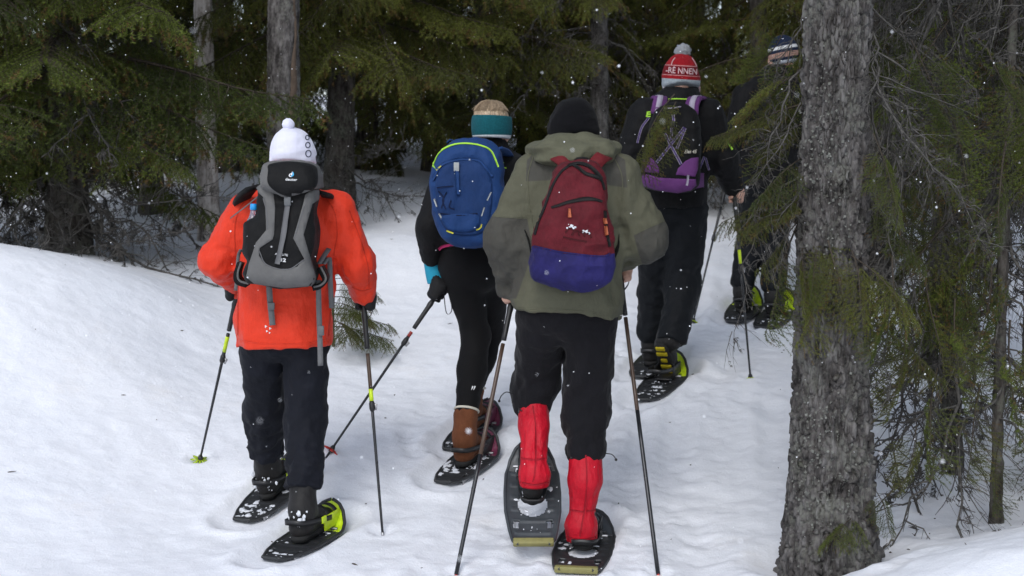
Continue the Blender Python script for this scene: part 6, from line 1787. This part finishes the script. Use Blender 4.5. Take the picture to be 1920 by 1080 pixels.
# ================================================================== farthest hiker, half hidden by the big spruce
def build_p5():
    Y = 9.25; w = lambda a, b, d=0.0: W(a, b, Y + d)
    s_l = shoe_at(1376, 603, 20, "dark snowshoe under the left boot of the farthest hiker", "snowshoes of the farthest hiker", deck_mat=DARKDECK, toe_mat=LIME, strap_mat=LIME, toe_rise=0.11, toe_from=0.76, seed=51, snow=30, hole=False)
    s_r = shoe_at(1428, 614, 26, "lime-toed snowshoe under the right boot of the farthest hiker, beside the big trunk", "snowshoes of the farthest hiker", deck_mat=DARKDECK, toe_mat=LIME, strap_mat=LIME, toe_rise=0.12, toe_from=0.78, seed=52, snow=25, hole=False)
    fl, fr = foot_frame(s_l), foot_frame(s_r)
    J = dict(pelvis=w(1436, 345), waist=w(1438, 300), chest=w(1446, 210, 0.03), neck=w(1462, 140, 0.06), shl=w(1398, 180), ell=w(1376, 262), wrl=w(1372, 318, 0.1), shr=w(1494, 182), elr=w(1515, 260), wrr=w(1505, 300, 0.25),
             hipl=w(1412, 350), hipr=w(1460, 350), knl=W(1406, 460, Y + 0.1), knr=W(1452, 465, Y + 0.04), anl=fl[0] + fl[3] * 0.14 + fl[2] * 0.045, anr=fr[0] + fr[3] * 0.14 + fr[2] * 0.045)
    p = empty("person", (w(1436, 350)[0], Y, float(gz_base(np.array(w(1436, 350)[0]), np.array(Y)))), None, "farthest hiker in dark clothes and striped hat, half hidden by the big spruce", "person", "hikers walking up the snowy trail")
    g = W(1366, 330, Y + 0.1); t = G(1300, 602)
    hv = hand_fn(J['wrl'], g, t - g, (-0.6, -0.7, 0.1), 0.003, 1)
    hd = head_mesh(w(1466, 112, 0.07), (0.6, 0.8, -0.1), (0.1, 0, 1), 1.03, J['neck'])
    V, F = join(under_body(J), hd); mk("body", V, F, SKIN, p); mk("glove", *hv, BLACKGLOVE, p)
    def jk(P):
        d = chain(P, [w(1437, 370), w(1438, 300), w(1446, 215, 0.03), w(1452, 175, 0.04), w(1462, 130, 0.06)], [(0.175, 0.14), (0.165, 0.13), (0.185, 0.13), (0.165, 0.11), (0.09, 0.09)], 0.05)
        for s, sd in (('l', 3.0), ('r', 8.0)):
            d = smin(d, chain(P, [J['sh' + s], J['el' + s], J['wr' + s]], [0.082, 0.068, 0.052], 0.03, [(0.007, 14, 1.5, sd), (0.008, 18, 1.5, sd + 2)]), 0.045)
        return smax(smax(d, plane(P, w(1437, 352), (0, 0, -1)), 0.01), plane(P, w(1462, 124, 0.06), (0, 0, 1)), 0.01)
    lo, hi = bounds(w(1355, 110, -0.2), w(1535, 370, 0.3), J['wrl'], J['wrr'], pad=0.05)
    V, F = surface_nets(cloth(jk, 0.006, (9, 9, 9), 27), lo, hi, 0.011); mk("jacket", V, F, BLACKSHELL, p)
    def tz(P):
        d = chain(P, [w(1436, 325), w(1436, 345)], [(0.155, 0.12), (0.155, 0.12)], 0.05)
        for hp, kn, an, sd in (('hipl', 'knl', 'anl', 1.0), ('hipr', 'knr', 'anr', 6.0)):
            d = smin(d, chain(P, [J[hp], J[kn], J[an] + (J[kn] - J[an]) * 0.14], [0.092, 0.080, 0.070], 0.04, [(0.008, 10, 1.3, sd), (0.010, 18, 1.2, sd + 3)]), 0.03)
        return d
    lo, hi = bounds(w(1380, 330, -0.2), w(1495, 380, 0.2), J['knl'], J['knr'], J['anl'], J['anr'], pad=0.1)
    V, F = surface_nets(cloth(tz, 0.007, (9, 9, 9), 33), lo, hi, 0.011); mk("trousers", V, F, BLUEBLACK, p)
    for fr_, an, kn in ((fl, 'anl', 'knl'), (fr, 'anr', 'knr')): boot(p, fr_, BLACKBOOT, SOLE, J[an] + (J[kn] - J[an]) * 0.2, 0.06)
    hc = w(1466, 107, 0.07)
    def ht(P):
        d = ball(P, hc + np.array([0.005, -0.01, 0.03]), (0.098, 0.106, 0.112))
        return smax(d, plane(P, hc + np.array([0, 0, -0.055]), (0.25, -0.1, -1)), 0.01)
    V, F = surface_nets(ht, hc - 0.16, hc + 0.2, 0.0055)
    zz = (V[:, 2] - hc[2]) - 0.18 * (V[:, 0] - hc[0])
    mk("hat", V, F, STRIPEKNIT, p, attrs={'s1': 0.010 - np.abs(zz - 0.055), 's2': 0.016 - np.abs(zz - 0.008), 's3': -(zz + 0.028)})
    pole(g - norm(t - g) * 0.05, t, "black pole with lime grip in the farthest hiker's left hand", grip=BLACKPL, band=LIME, band_at=(0.14, 0.19), basket=LIME, lock=0.45, bas_r=0.032, basket_at=0.975)

build_p1(); build_p2(); build_p3(); build_p4(); build_p5()
print("people", round(time.time() - T0, 1))
GROUND = build_ground()
print("ground", round(time.time() - T0, 1))
# ------------------------------------------------------------------ the big spruce on the right
def big_spruce():
    Y = 5.42
    base = G(1552, 1066); base = np.array([W(1552, 1066, Y)[0], Y, float(gz_base(np.array(W(1552, 1066, Y)[0]), np.array(Y))) - 0.02])
    t = empty("spruce_tree", base, None, "big rough-barked spruce trunk at the right, right beside the trail", "tree", "spruces by the trail")
    zs = np.concatenate([np.linspace(-0.25, 3.2, 560), np.linspace(3.25, 9, 50)])
    lean = (0.012, 0.0)
    V, F = trunk_mesh(base, 9.0, 0.152, 0.02, lean, 3, 240, 0, 0.015, 0.28, zs=zs)
    tr = mk("trunk", V, F, BARK, t)
    r_ = np.random.default_rng(4)
    ax = lambda z: axis_at(base, lean, 3, z)
    zpx = lambda py: W(1555, py, Y)[2] - base[2]
    bt = bvh_of(V, F)
    for k, (px, py, s) in enumerate(((1570, 705, .024), (1576, 752, .016), (1500, 868, .016), (1598, 890, .022), (1552, 1002, .020), (1515, 795, .024), (1530, 562, .015), (1540, 930, .012), (1512, 482, .013), (1590, 330, .014))):  # knots and branch stubs
        c, n_ = hit(bt, px, py); n_ = norm(n_ * [1, 1, 0.2]); u = norm(np.cross(n_, [0, 0, 1.0])); vv = np.cross(n_, u)
        a = np.linspace(0, 2 * math.pi, 23); rr = s * (0.9 + 0.35 * vnoise(np.stack([np.cos(a) * 2, np.sin(a) * 2, a * 0 + k], -1))); rr[-1] = rr[0]
        V1, F1 = tube(c + n_ * 0.002 + rr[:, None] * (np.cos(a)[:, None] * u + 1.15 * np.sin(a)[:, None] * vv), s * 0.32, 7, False); V1 = V1 + s * 0.35 * (vnoise(V1 * 90)[:, None] - 0.5); mk("knot", V1, F1, BARK, tr)
        if k % 2 == 0:
            d = norm(n_ + [0, 0, -0.35]); V1, F1 = tube(np.array([c - n_ * 0.02, c + d * s * 0.9, c + d * s * 1.5]), np.array([s * 0.55, s * 0.42, s * 0.2]), 8); V1 = V1 + s * 0.3 * (vnoise(V1 * 130)[:, None] - 0.5); mk("branch_stub", V1, F1, BARK2, tr)
    # flaky lichen scales
    ps = []
    for k in range(900):
        cx_, cy_ = [(1540, 810), (1535, 180), (1560, 480), (1500, 900), (1580, 960), (1545, 300)][k % 6]
        px, py = cx_ + r_.normal() * 26, cy_ + r_.normal() * 70
        loc, nor, i_, d_ = bt.ray_cast(Vector(CAM), Vector(norm(ray(px, py))))
        if loc is None or loc[1] > Y + 0.1: continue
        n_ = norm(np.array(nor) + r_.normal(size=3) * 0.5); u = norm(np.cross(n_, r_.normal(size=3))); vv = np.cross(n_, u); c = np.array(loc) + n_ * 0.003; s = 0.003 + 0.005 * r_.random()
        ps.append((np.array([c - u * s, c + vv * s * .8 + n_ * .002, c + u * s * .9, c - vv * s + n_ * .003]), np.array([[0, 1, 2], [0, 2, 3]])))
    V1, F1 = join(*ps); o_ = mk("lichen", V1, F1, LICHEN, tr); o_["kind"] = "stuff"
    def live(px0, py0, px1, py1, Y1, me, L, Y0=None, roll=0.0, nm="bough"):
        b = W(px0, py0, Y if Y0 is None else Y0); add_bough(t, me, nm, orient(b, W(px1, py1, Y1), L, roll))
    # live boughs reaching left over the hikers behind
    live(1520, 190, 1335, 232, 5.75, OLIVE[0], 1.2); live(1520, 225, 1400, 270, 5.6, OLIVE[1], 1.2, roll=-.3)
    live(1505, 130, 1395, 195, 5.8, FINE[1], .8, roll=.2)
    live(1265, 175, 1165, 285, 5.95, FINE[1], 0.8, 6.0, .5); live(1262, 190, 1195, 312, 5.9, FINE[3], 0.8, 6.0, -.3)
    live(1520, 290, 1400, 345, 5.3, FINE[0], 0.8); live(1520, 350, 1350, 378, 5.6, FINE[1], .8); live(1520, 375, 1375, 400, 5.35, FINE[3], 0.8, roll=.4)
    live(1515, 400, 1405, 500, 5.3, HANG[1], 0.9); live(1500, 420, 1415, 620, 5.25, HANG[0], 0.9, roll=.4)
    live(1510, 440, 1470, 560, 5.15, FINE[1], 0.8, roll=.8)
    # boughs in front of the trunk and to its right
    live(1590, 470, 1640, 590, 5.05, FINE[3], 0.8, 5.25); live(1560, 450, 1590, 620, 5.1, HANG[1], 0.9, 5.25); live(1600, 480, 1720, 560, 5.0, FINE[1], 0.8, 5.3)
    live(1530, 470, 1500, 560, 5.1, FINE[2], 0.8, 5.22, .5); live(1560, 500, 1480, 640, 5.1, HANG[1], .9, 5.25)
    live(1625, 960, 1545, 985, 5.12, FINE[0], 0.8, 5.30); live(1640, 920, 1675, 985, 5.15, FINE[2], 0.8, 5.3); live(1640, 610, 1780, 690, 5.2, FINE[1], .8, 5.35, .3)
    live(1620, 380, 1760, 470, 5.3, FINE[2], .8, 5.4)
    for i, (a, b, c, d, y1) in enumerate(((1680, 480, 1692, 640, 5.1), (1740, 520, 1752, 720, 5.3), (1790, 560, 1800, 770, 5.2), (1850, 500, 1862, 700, 5.4), (1700, 640, 1682, 800, 5.25), (1765, 690, 1722, 890, 5.2), (1835, 720, 1800, 910, 5.35), (1893, 600, 1905, 830, 5.3), (1655, 560, 1662, 700, 5.1), (1720, 800, 1700, 930, 5.3), (1880, 820, 1850, 960, 5.4))):
        live(a, b, c, d, y1, (HANG + FINE[:2])[i % 5], 0.9, y1 + 0.1, i * 1.3)
    # dead grey boughs, many of them hanging
    for (a, b, c, d, y1, k) in ((1500, 130, 1370, 360, 5.25, 0), (1505, 190, 1385, 350, 5.3, 1), (1510, 300, 1300, 500, 5.5, 2), (1620, 60, 1880, 260, 5.3, 3), (1625, 120, 1860, 420, 5.4, 0), (1625, 180, 1800, 520, 5.2, 1),
                               (1625, 240, 1850, 330, 5.6, 2), (1620, 300, 1740, 560, 5.15, 3), (1625, 20, 1760, 260, 5.1, 0), (1625, 380, 1780, 700, 5.3, 1), (1505, 20, 1400, 230, 5.7, 3),
                               (1625, 90, 1700, 380, 5.05, 2), (1625, 330, 1690, 640, 5.2, 3), (1505, 370, 1425, 470, 5.2, 1), (1520, 330, 1460, 420, 5.1, 0), (1630, 420, 1830, 620, 5.5, 2),
                               (1625, 10, 1820, 120, 5.5, 1), (1640, 150, 1900, 300, 5.0, 0)):
        live(a, b, c, d, y1, DEADLONG[k], 1.6, nm="dead_branch", roll=r_.normal() * 0.5)
    for i, (a, b, c, d, y1) in enumerate(((1640, 250, 1700, 420, 5.15), (1760, 180, 1830, 380, 5.3), (1700, 80, 1790, 260, 5.25), (1850, 90, 1910, 240, 5.3), (1480, 90, 1440, 230, 5.6), (1470, 60, 1420, 170, 5.9), (1490, 250, 1430, 330, 5.5), (1500, 130, 1455, 260, 5.7))):
        live(a, b, c, d, y1, (GREEN + FINE[::2])[i % 7], 1.2 if i % 7 < 5 else 0.8, y1 + 0.12, i * 0.8)
    for i in range(34):
        z = 3.3 + 5.4 * i / 34; az = i * 2.4; ln = 1.5 * (1 - 0.4 * i / 34) * (0.8 + 0.4 * r_.random())
        b = ax(z); d = np.array([math.cos(az), math.sin(az), -0.12])
        add_bough(t, OLIVE[i % 5] if i % 3 else DEAD[i % 5], "bough" if i % 3 else "dead_branch", orient(b, b + d * ln, 1.2))
    return t
big_spruce()

# ------------------------------------------------------------------ the thicket of dead spruce stems at the right edge
def dead_spruce(px, Y, dia, lean, label, seed, n_dead, n_live, H=7.0, zlo=0.5):
    r_ = np.random.default_rng(seed)
    x = (px - 960.0) / FPX * Y; base = np.array([x, Y, float(gz_base(np.array(x), np.array(Y))) - 0.03])
    t = empty("spruce_tree", base, None, label, "tree", "spruces by the trail")
    V, F = trunk_mesh(base, H, dia / 2, 0.015, lean, seed, 30, 0, 0.004, 0.4, zs=np.concatenate([np.linspace(-0.2, 3, 130), np.linspace(3.1, H, 20)])); mk("trunk", V, F, BARK2, t)
    for i in range(n_dead):
        z = zlo + (3.2 - zlo) * (i + r_.random()) / n_dead; az = r_.random() * 6.28; ln = 0.5 + 0.75 * r_.random()
        b = axis_at(base, lean, seed, z); e = b + np.array([math.cos(az) * ln * 0.75, math.sin(az) * ln * 0.6, -ln * (0.35 + 0.65 * r_.random())])
        g = float(gz_base(np.array(e[0]), np.array(e[1])))
        if e[2] < g + 0.02: e[2] = g + 0.05
        if e[0] < 1.35 and e[1] > 5.6: continue
        if e[1] < 4.7: e[1] = 4.9
        add_bough(t, (DEADLONG + DEAD)[i % 9], "dead_branch", orient(b, e, 1.6 if i % 9 < 4 else 1.2, r_.normal() * 0.6))
    for i in range(n_live):
        z = zlo + (3.0 - zlo) * (i + r_.random()) / n_live; az = r_.random() * 6.28; ln = 0.35 + 0.45 * r_.random()
        b = axis_at(base, lean, seed, z) + np.array([math.cos(az), math.sin(az), 0]) * 0.25 * r_.random()
        e = b + np.array([math.cos(az) * ln * 0.8, math.sin(az) * ln * 0.6, -ln * (0.3 + 0.5 * r_.random())])
        if e[0] < 1.35 and e[1] > 5.6: continue
        add_bough(t, (FINE + HANG)[i % 7], "bough", orient(b, e, 0.8 if i % 7 < 4 else 0.9, r_.normal() * 0.6))
    for i in range(11):
        z = 3.2 + 3.5 * i / 11; az = i * 2.4; b = axis_at(base, lean, seed, z); d = np.array([math.cos(az), math.sin(az), -0.3])
        add_bough(t, (OLIVE + DEAD)[i % 10], "bough" if i % 10 < 5 else "dead_branch", orient(b, b + d * (1.1 - 0.04 * i), 1.2))
    return t
dead_spruce(1888, 5.75, 0.044, (0.015, 0.03), "thin dark spruce stem with hanging twigs at the right edge", 61, 56, 26)
dead_spruce(1805, 6.35, 0.075, (-0.06, 0.05), "slender leaning spruce between the big trunk and the right edge", 62, 34, 12)
dead_spruce(1745, 7.4, 0.065, (0.03, 0.0), "grey dead-branched spruce just behind the big trunk", 63, 40, 6, zlo=1.3)
dead_spruce(1935, 7.2, 0.07, (-0.03, 0.0), "dark spruce behind the thin stem at the right edge", 64, 40, 8, zlo=1.2)

# ------------------------------------------------------------------ spruces and a birch behind the trail
BACK = "spruces behind the trail"
spruce(125, 9.6, 0.26, 13, "broad dark spruce on the left bank with boughs down to the snow", GREEN, DEAD, boughs=60, z_live=0.8, reach=1.75, seed=1, lowdead=26, nt=48, nz=220, front=0.9, up=3)
spruce(285, 12.4, 0.20, 12, "dense spruce right of the broad dark one on the left bank", GREEN, DEAD, boughs=54, z_live=0.9, reach=1.5, seed=2, lowdead=8, front=0.9, up=3)
spruce(-40, 10.2, 0.22, 12, "spruce cut by the left edge of the picture", GREEN, DEAD, boughs=50, z_live=0.8, reach=1.6, seed=3, lowdead=14, front=0.9, up=3)
T4, B4 = spruce(541, 9.9, 0.245, 14, "straight grey spruce trunk with a stripped strip, behind the white hat", GREEN[:2], DEAD, boughs=0, z_live=3.2, reach=1.0, seed=4, lowdead=5, bark=BARK, nt=90, nz=420, plate=0.007)
spruce(640, 11.6, 0.24, 13, "broad olive-green spruce behind the blonde hiker", OLIVE, DEAD, boughs=58, z_live=1.3, reach=1.8, seed=5, lowdead=2, up=2, lean=(0.02, 0), front=1.0)
spruce(905, 13.0, 0.22, 13, "olive-green spruce behind the black beanie", OLIVE, DEAD, boughs=58, z_live=0.9, reach=1.6, seed=6, lowdead=4, up=4)
spruce(1118, 12.6, 0.17, 13, "grey trunk seen between the black beanie and the red hat", OLIVE, DEAD, boughs=22, z_live=1.3, reach=1.3, seed=7, lowdead=30, bark=BARK)
spruce(1215, 14.5, 0.2, 13, "grey dead-branched spruce behind the red hat", OLIVE, DEAD, boughs=36, z_live=1.0, reach=1.5, seed=8, lowdead=30, bark=BARK)
spruce(1420, 13.5, 0.2, 13, "spruce standing beyond the farthest hiker", OLIVE, DEAD, boughs=50, z_live=0.5, reach=1.5, seed=9, lowdead=14)
spruce(1640, 9.8, 0.2, 13, "dark spruce hidden mostly by the big trunk", GREEN, DEAD, boughs=46, z_live=1.35, reach=1.6, seed=10, lowdead=12)
spruce(1830, 10.0, 0.2, 13, "dark spruce behind the dead twigs on the right", GREEN, DEAD, boughs=46, z_live=1.35, reach=1.6, seed=11, lowdead=12)
k = 20
for (px, Y, kind, lab) in (
        (40, 14, 0, "far dark spruce in the top left corner of the wood"), (190, 15.5, 0, "far spruce behind the broad dark one on the left bank"), (430, 14.5, 0, "far spruce just right of the pale birch"),
        (480, 17, 0, "distant spruce in the gap left of the straight grey trunk"), (560, 15, 1, "far spruce directly behind the straight grey trunk"), (690, 14.7, 1, "far spruce behind the gap between the white hat and the blue backpack"), (810, 15.0, 1, "far spruce straight behind the teal headband"), (740, 17.8, 1, "far olive spruce above the blue backpack's left side"),
        (820, 17.5, 1, "distant olive spruce above the blonde hiker"), (990, 17.5, 1, "distant spruce between the headband and the black beanie"), (1060, 15.5, 1, "far spruce straight above the black beanie"),
        (1160, 18.5, 1, "distant spruce between the black beanie and the red hat"), (1300, 17.0, 1, "far spruce just right of the red hat"), (1360, 20, 1, "distant spruce between the red hat and the striped hat"),
        (1500, 16, 0, "far spruce behind the top of the big trunk"), (1700, 13.5, 0, "far dark spruce behind the dead twigs right of the big trunk"), (1900, 13.5, 0, "far dark spruce in the top right corner"),
        (1600, 18, 0, "distant spruce just right of the big trunk's top"), (1800, 18, 0, "distant spruce behind the dead twigs near the right edge"), (300, 19, 0, "most distant spruce left of the pale birch"),
        (650, 20.5, 0, "most distant spruce right of the straight grey trunk"), (900, 21.5, 1, "most distant spruce above the teal headband"), (100, 20, 0, "most distant spruce at the upper left"),
        (1230, 22, 1, "most distant spruce left of the red hat"), (760, 24, 1, "hindmost spruce glimpsed above the blue backpack"), (1010, 25, 1, "hindmost spruce glimpsed left of the black beanie"), (1120, 24, 1, "hindmost spruce glimpsed right of the black beanie"), (1450, 22, 1, "most distant spruce behind the striped hat")):
    spruce(px, Y, 0.2 + 0.06 * random.random(), 13, lab, OLIVE if kind else GREEN, DEAD, boughs=30, z_live=0.35 if Y < 15.1 and 600 < px < 850 else 1.0 if 500 < px < 850 else 0.4, reach=1.5 if 500 < px < 850 else 1.8, seed=k, lowdead=1 if 500 < px < 850 else 6, up=1 if 500 < px < 850 else 4, group="spruces deep in the wood", nt=16, nz=60, plate=0, sky=0)
    k += 1

def birch():
    Y = 10.9; x = (392 - 960.0) / FPX * Y; base = np.array([x, Y, float(gz_base(np.array(x), np.array(Y))) - 0.03])
    t = empty("birch_tree", base, None, "pale birch trunk between the spruces on the left", "tree")
    V, F = trunk_mesh(base, 11, 0.082, 0.02, (0.0, 0.0), 9, 60, 0, 0.003, 0.3, zs=np.concatenate([np.linspace(-0.2, 4, 240), np.linspace(4.1, 11, 20)])); mk("trunk", V, F, BIRCH, t)
    r_ = np.random.default_rng(3)
    for i in range(14):
        z = 2.8 + 0.5 * i; b = axis_at(base, (0, 0), 9, z); az = i * 2.4; d = np.array([math.cos(az), math.sin(az), 0.5])
        add_bough(t, DEAD[i % 5], "bare_branch", orient(b, b + d * 1.1, 1.2))
birch()

# dead boughs sweeping down to the snow under the left spruce, and across the snow patch in the middle
TREE1 = [o for o in COL.objects if o.get("label", "").startswith("broad dark spruce")][0]
TREE5 = [o for o in COL.objects if o.get("label", "").startswith("broad olive-green spruce")][0]
for i, (a, b, ya, c, d, yc) in enumerate(((160, 400, 9.5, 436, 574, 8.75), (150, 360, 9.5, 400, 545, 8.9), (140, 430, 9.5, 350, 560, 8.7), (130, 400, 9.5, 300, 520, 8.8), (120, 380, 9.5, 40, 470, 8.9), (150, 330, 9.5, 420, 480, 9.2), (110, 420, 9.5, 200, 520, 8.7), (140, 340, 9.5, 330, 470, 9.0))):
    add_bough(TREE1, DEADLONG[i % 4], "dead_branch", orient(W(a, b, ya), W(c, d, yc), 1.6, i * 0.7))
for i, (a, b, c, d, yc) in enumerate(((645, 330, 700, 440, 10.6), (650, 310, 760, 420, 10.8), (650, 340, 800, 400, 11.0), (640, 320, 610, 420, 10.7), (655, 300, 780, 350, 10.9), (645, 360, 740, 445, 10.5))):
    add_bough(TREE5, DEADLONG[i % 4], "dead_branch", orient(W(a, b, 11.5), W(c, d, yc), 1.6, i * 0.9))

# stripped strip on the straight trunk
def strip_wood():
    z = np.linspace(0.9, 3.3, 40); a = -0.75 + 0.12 * np.sin(z * 5) + 0.06 * np.sin(z * 17)
    ps = []
    for k, zz in enumerate(z):
        c = axis_at(B4, (0, 0), 4, zz); R_ = 0.1225 * (1 - 0.75 * (zz / 14) ** 0.8) + 0.004
        wd = 0.015 + 0.05 * vnoise(np.array([[zz * 4, 1, 2]]))[0]
        for q in np.linspace(-wd, wd, 5): ps.append(c + np.array([math.cos(a[k] + q * 4), math.sin(a[k] + q * 4), 0]) * (R_ + 0.006 * (1 - (q / wd) ** 4)))
    V = np.array(ps); i = np.arange(39)[:, None] * 5; j = np.arange(4)[None]
    F = np.stack([i + j, i + j + 1, i + 6 + j, i + 5 + j], -1).reshape(-1, 4); mk("stripped_wood", V, F, STRIPPED, T4)
strip_wood()

# small spruce poking out of the snow behind the orange jacket
def sapling():
    b = G(625, 650); b = np.array([b[0], b[1], float(gz_base(np.array(b[0]), np.array(b[1])))])
    t = empty("spruce_sapling", b, None, "small green spruce shoot beside the orange jacket's right sleeve", "sapling")
    V, F = tube(np.array([b - [0, 0, 0.05], b + [0, 0, 0.2], b + [0.01, 0, 0.42], b + [0.01, 0, 0.6]]), np.array([0.011, 0.009, 0.006, 0.002]), 8); mk("stem", V, F, BARK2, t)
    r_ = np.random.default_rng(8)
    for i in range(12):
        z = 0.12 + 0.42 * i / 12; az = (-0.6 if i % 2 else 0.3) + r_.normal() * 0.5 if i < 8 else i * 2.4; ln = 0.42 - 0.3 * i / 12
        p = b + [0.005, 0, z]; add_bough(t, FINE[i % 4], "bough", orient(p, p + np.array([math.cos(az) * ln, math.sin(az) * ln, 0.03]), 0.8))
sapling()
print("trees", round(time.time() - T0, 1), len(bpy.data.objects))

# ------------------------------------------------------------------ litter on the snow and falling flakes
def litter():
    r_ = np.random.default_rng(14); ps = []
    n = 0
    while n < 110:
        x, y = r_.uniform(-3.0, 3.0), 5.0 + 6 * r_.random() ** 1.5
        z = float(gz(np.array([x]), np.array([y]))[0]); a = r_.random() * 6.28; l = 0.004 + 0.010 * r_.random() ** 2 * (3 if r_.random() < 0.12 else 1)
        d = np.array([math.cos(a), math.sin(a), 0.15]) * l
        p = np.array([x, y, z + 0.002]); ps.append(tube(np.array([p - d, p + [0, 0, 0.001], p + d]), np.array([0.0008, 0.0022, 0.001]) * (0.7 + r_.random()), 4)); n += 1
    V, F = join(*ps); o = mk("needle_litter", V, F, DIRT); tag(o, "dark needles and twig crumbs scattered on the snow", None, None, "stuff")
litter()

def snowfall():
    r_ = np.random.default_rng(15); v0, f0 = ico((0, 0, 0), 1.0, 1)
    n = 11000
    c = np.stack([r_.uniform(-5, 5, n), 1.2 + 12.5 * r_.random(n), r_.uniform(-0.2, 4.6, n)], -1)
    c = c[c[:, 2] > gz_base(c[:, 0], c[:, 1]) + 0.02]
    c = c[(np.abs(c[:, 0]) < 0.5 * c[:, 1] + 0.6)]
    n = len(c)
    s = 0.0011 + 0.0019 * r_.random(n) ** 2.5
    V = (c[:, None] + v0[None] * s[:, None, None] * (0.7 + 0.6 * r_.random((n, len(v0), 1)))).reshape(-1, 3)
    F = (f0[None] + (np.arange(n) * len(v0))[:, None, None]).reshape(-1, 3)
    o = mk("falling_snow", V, F, FLAKE); tag(o, "wet snowflakes falling through the air", None, None, "stuff")
snowfall()
print("done", round(time.time() - T0, 1))
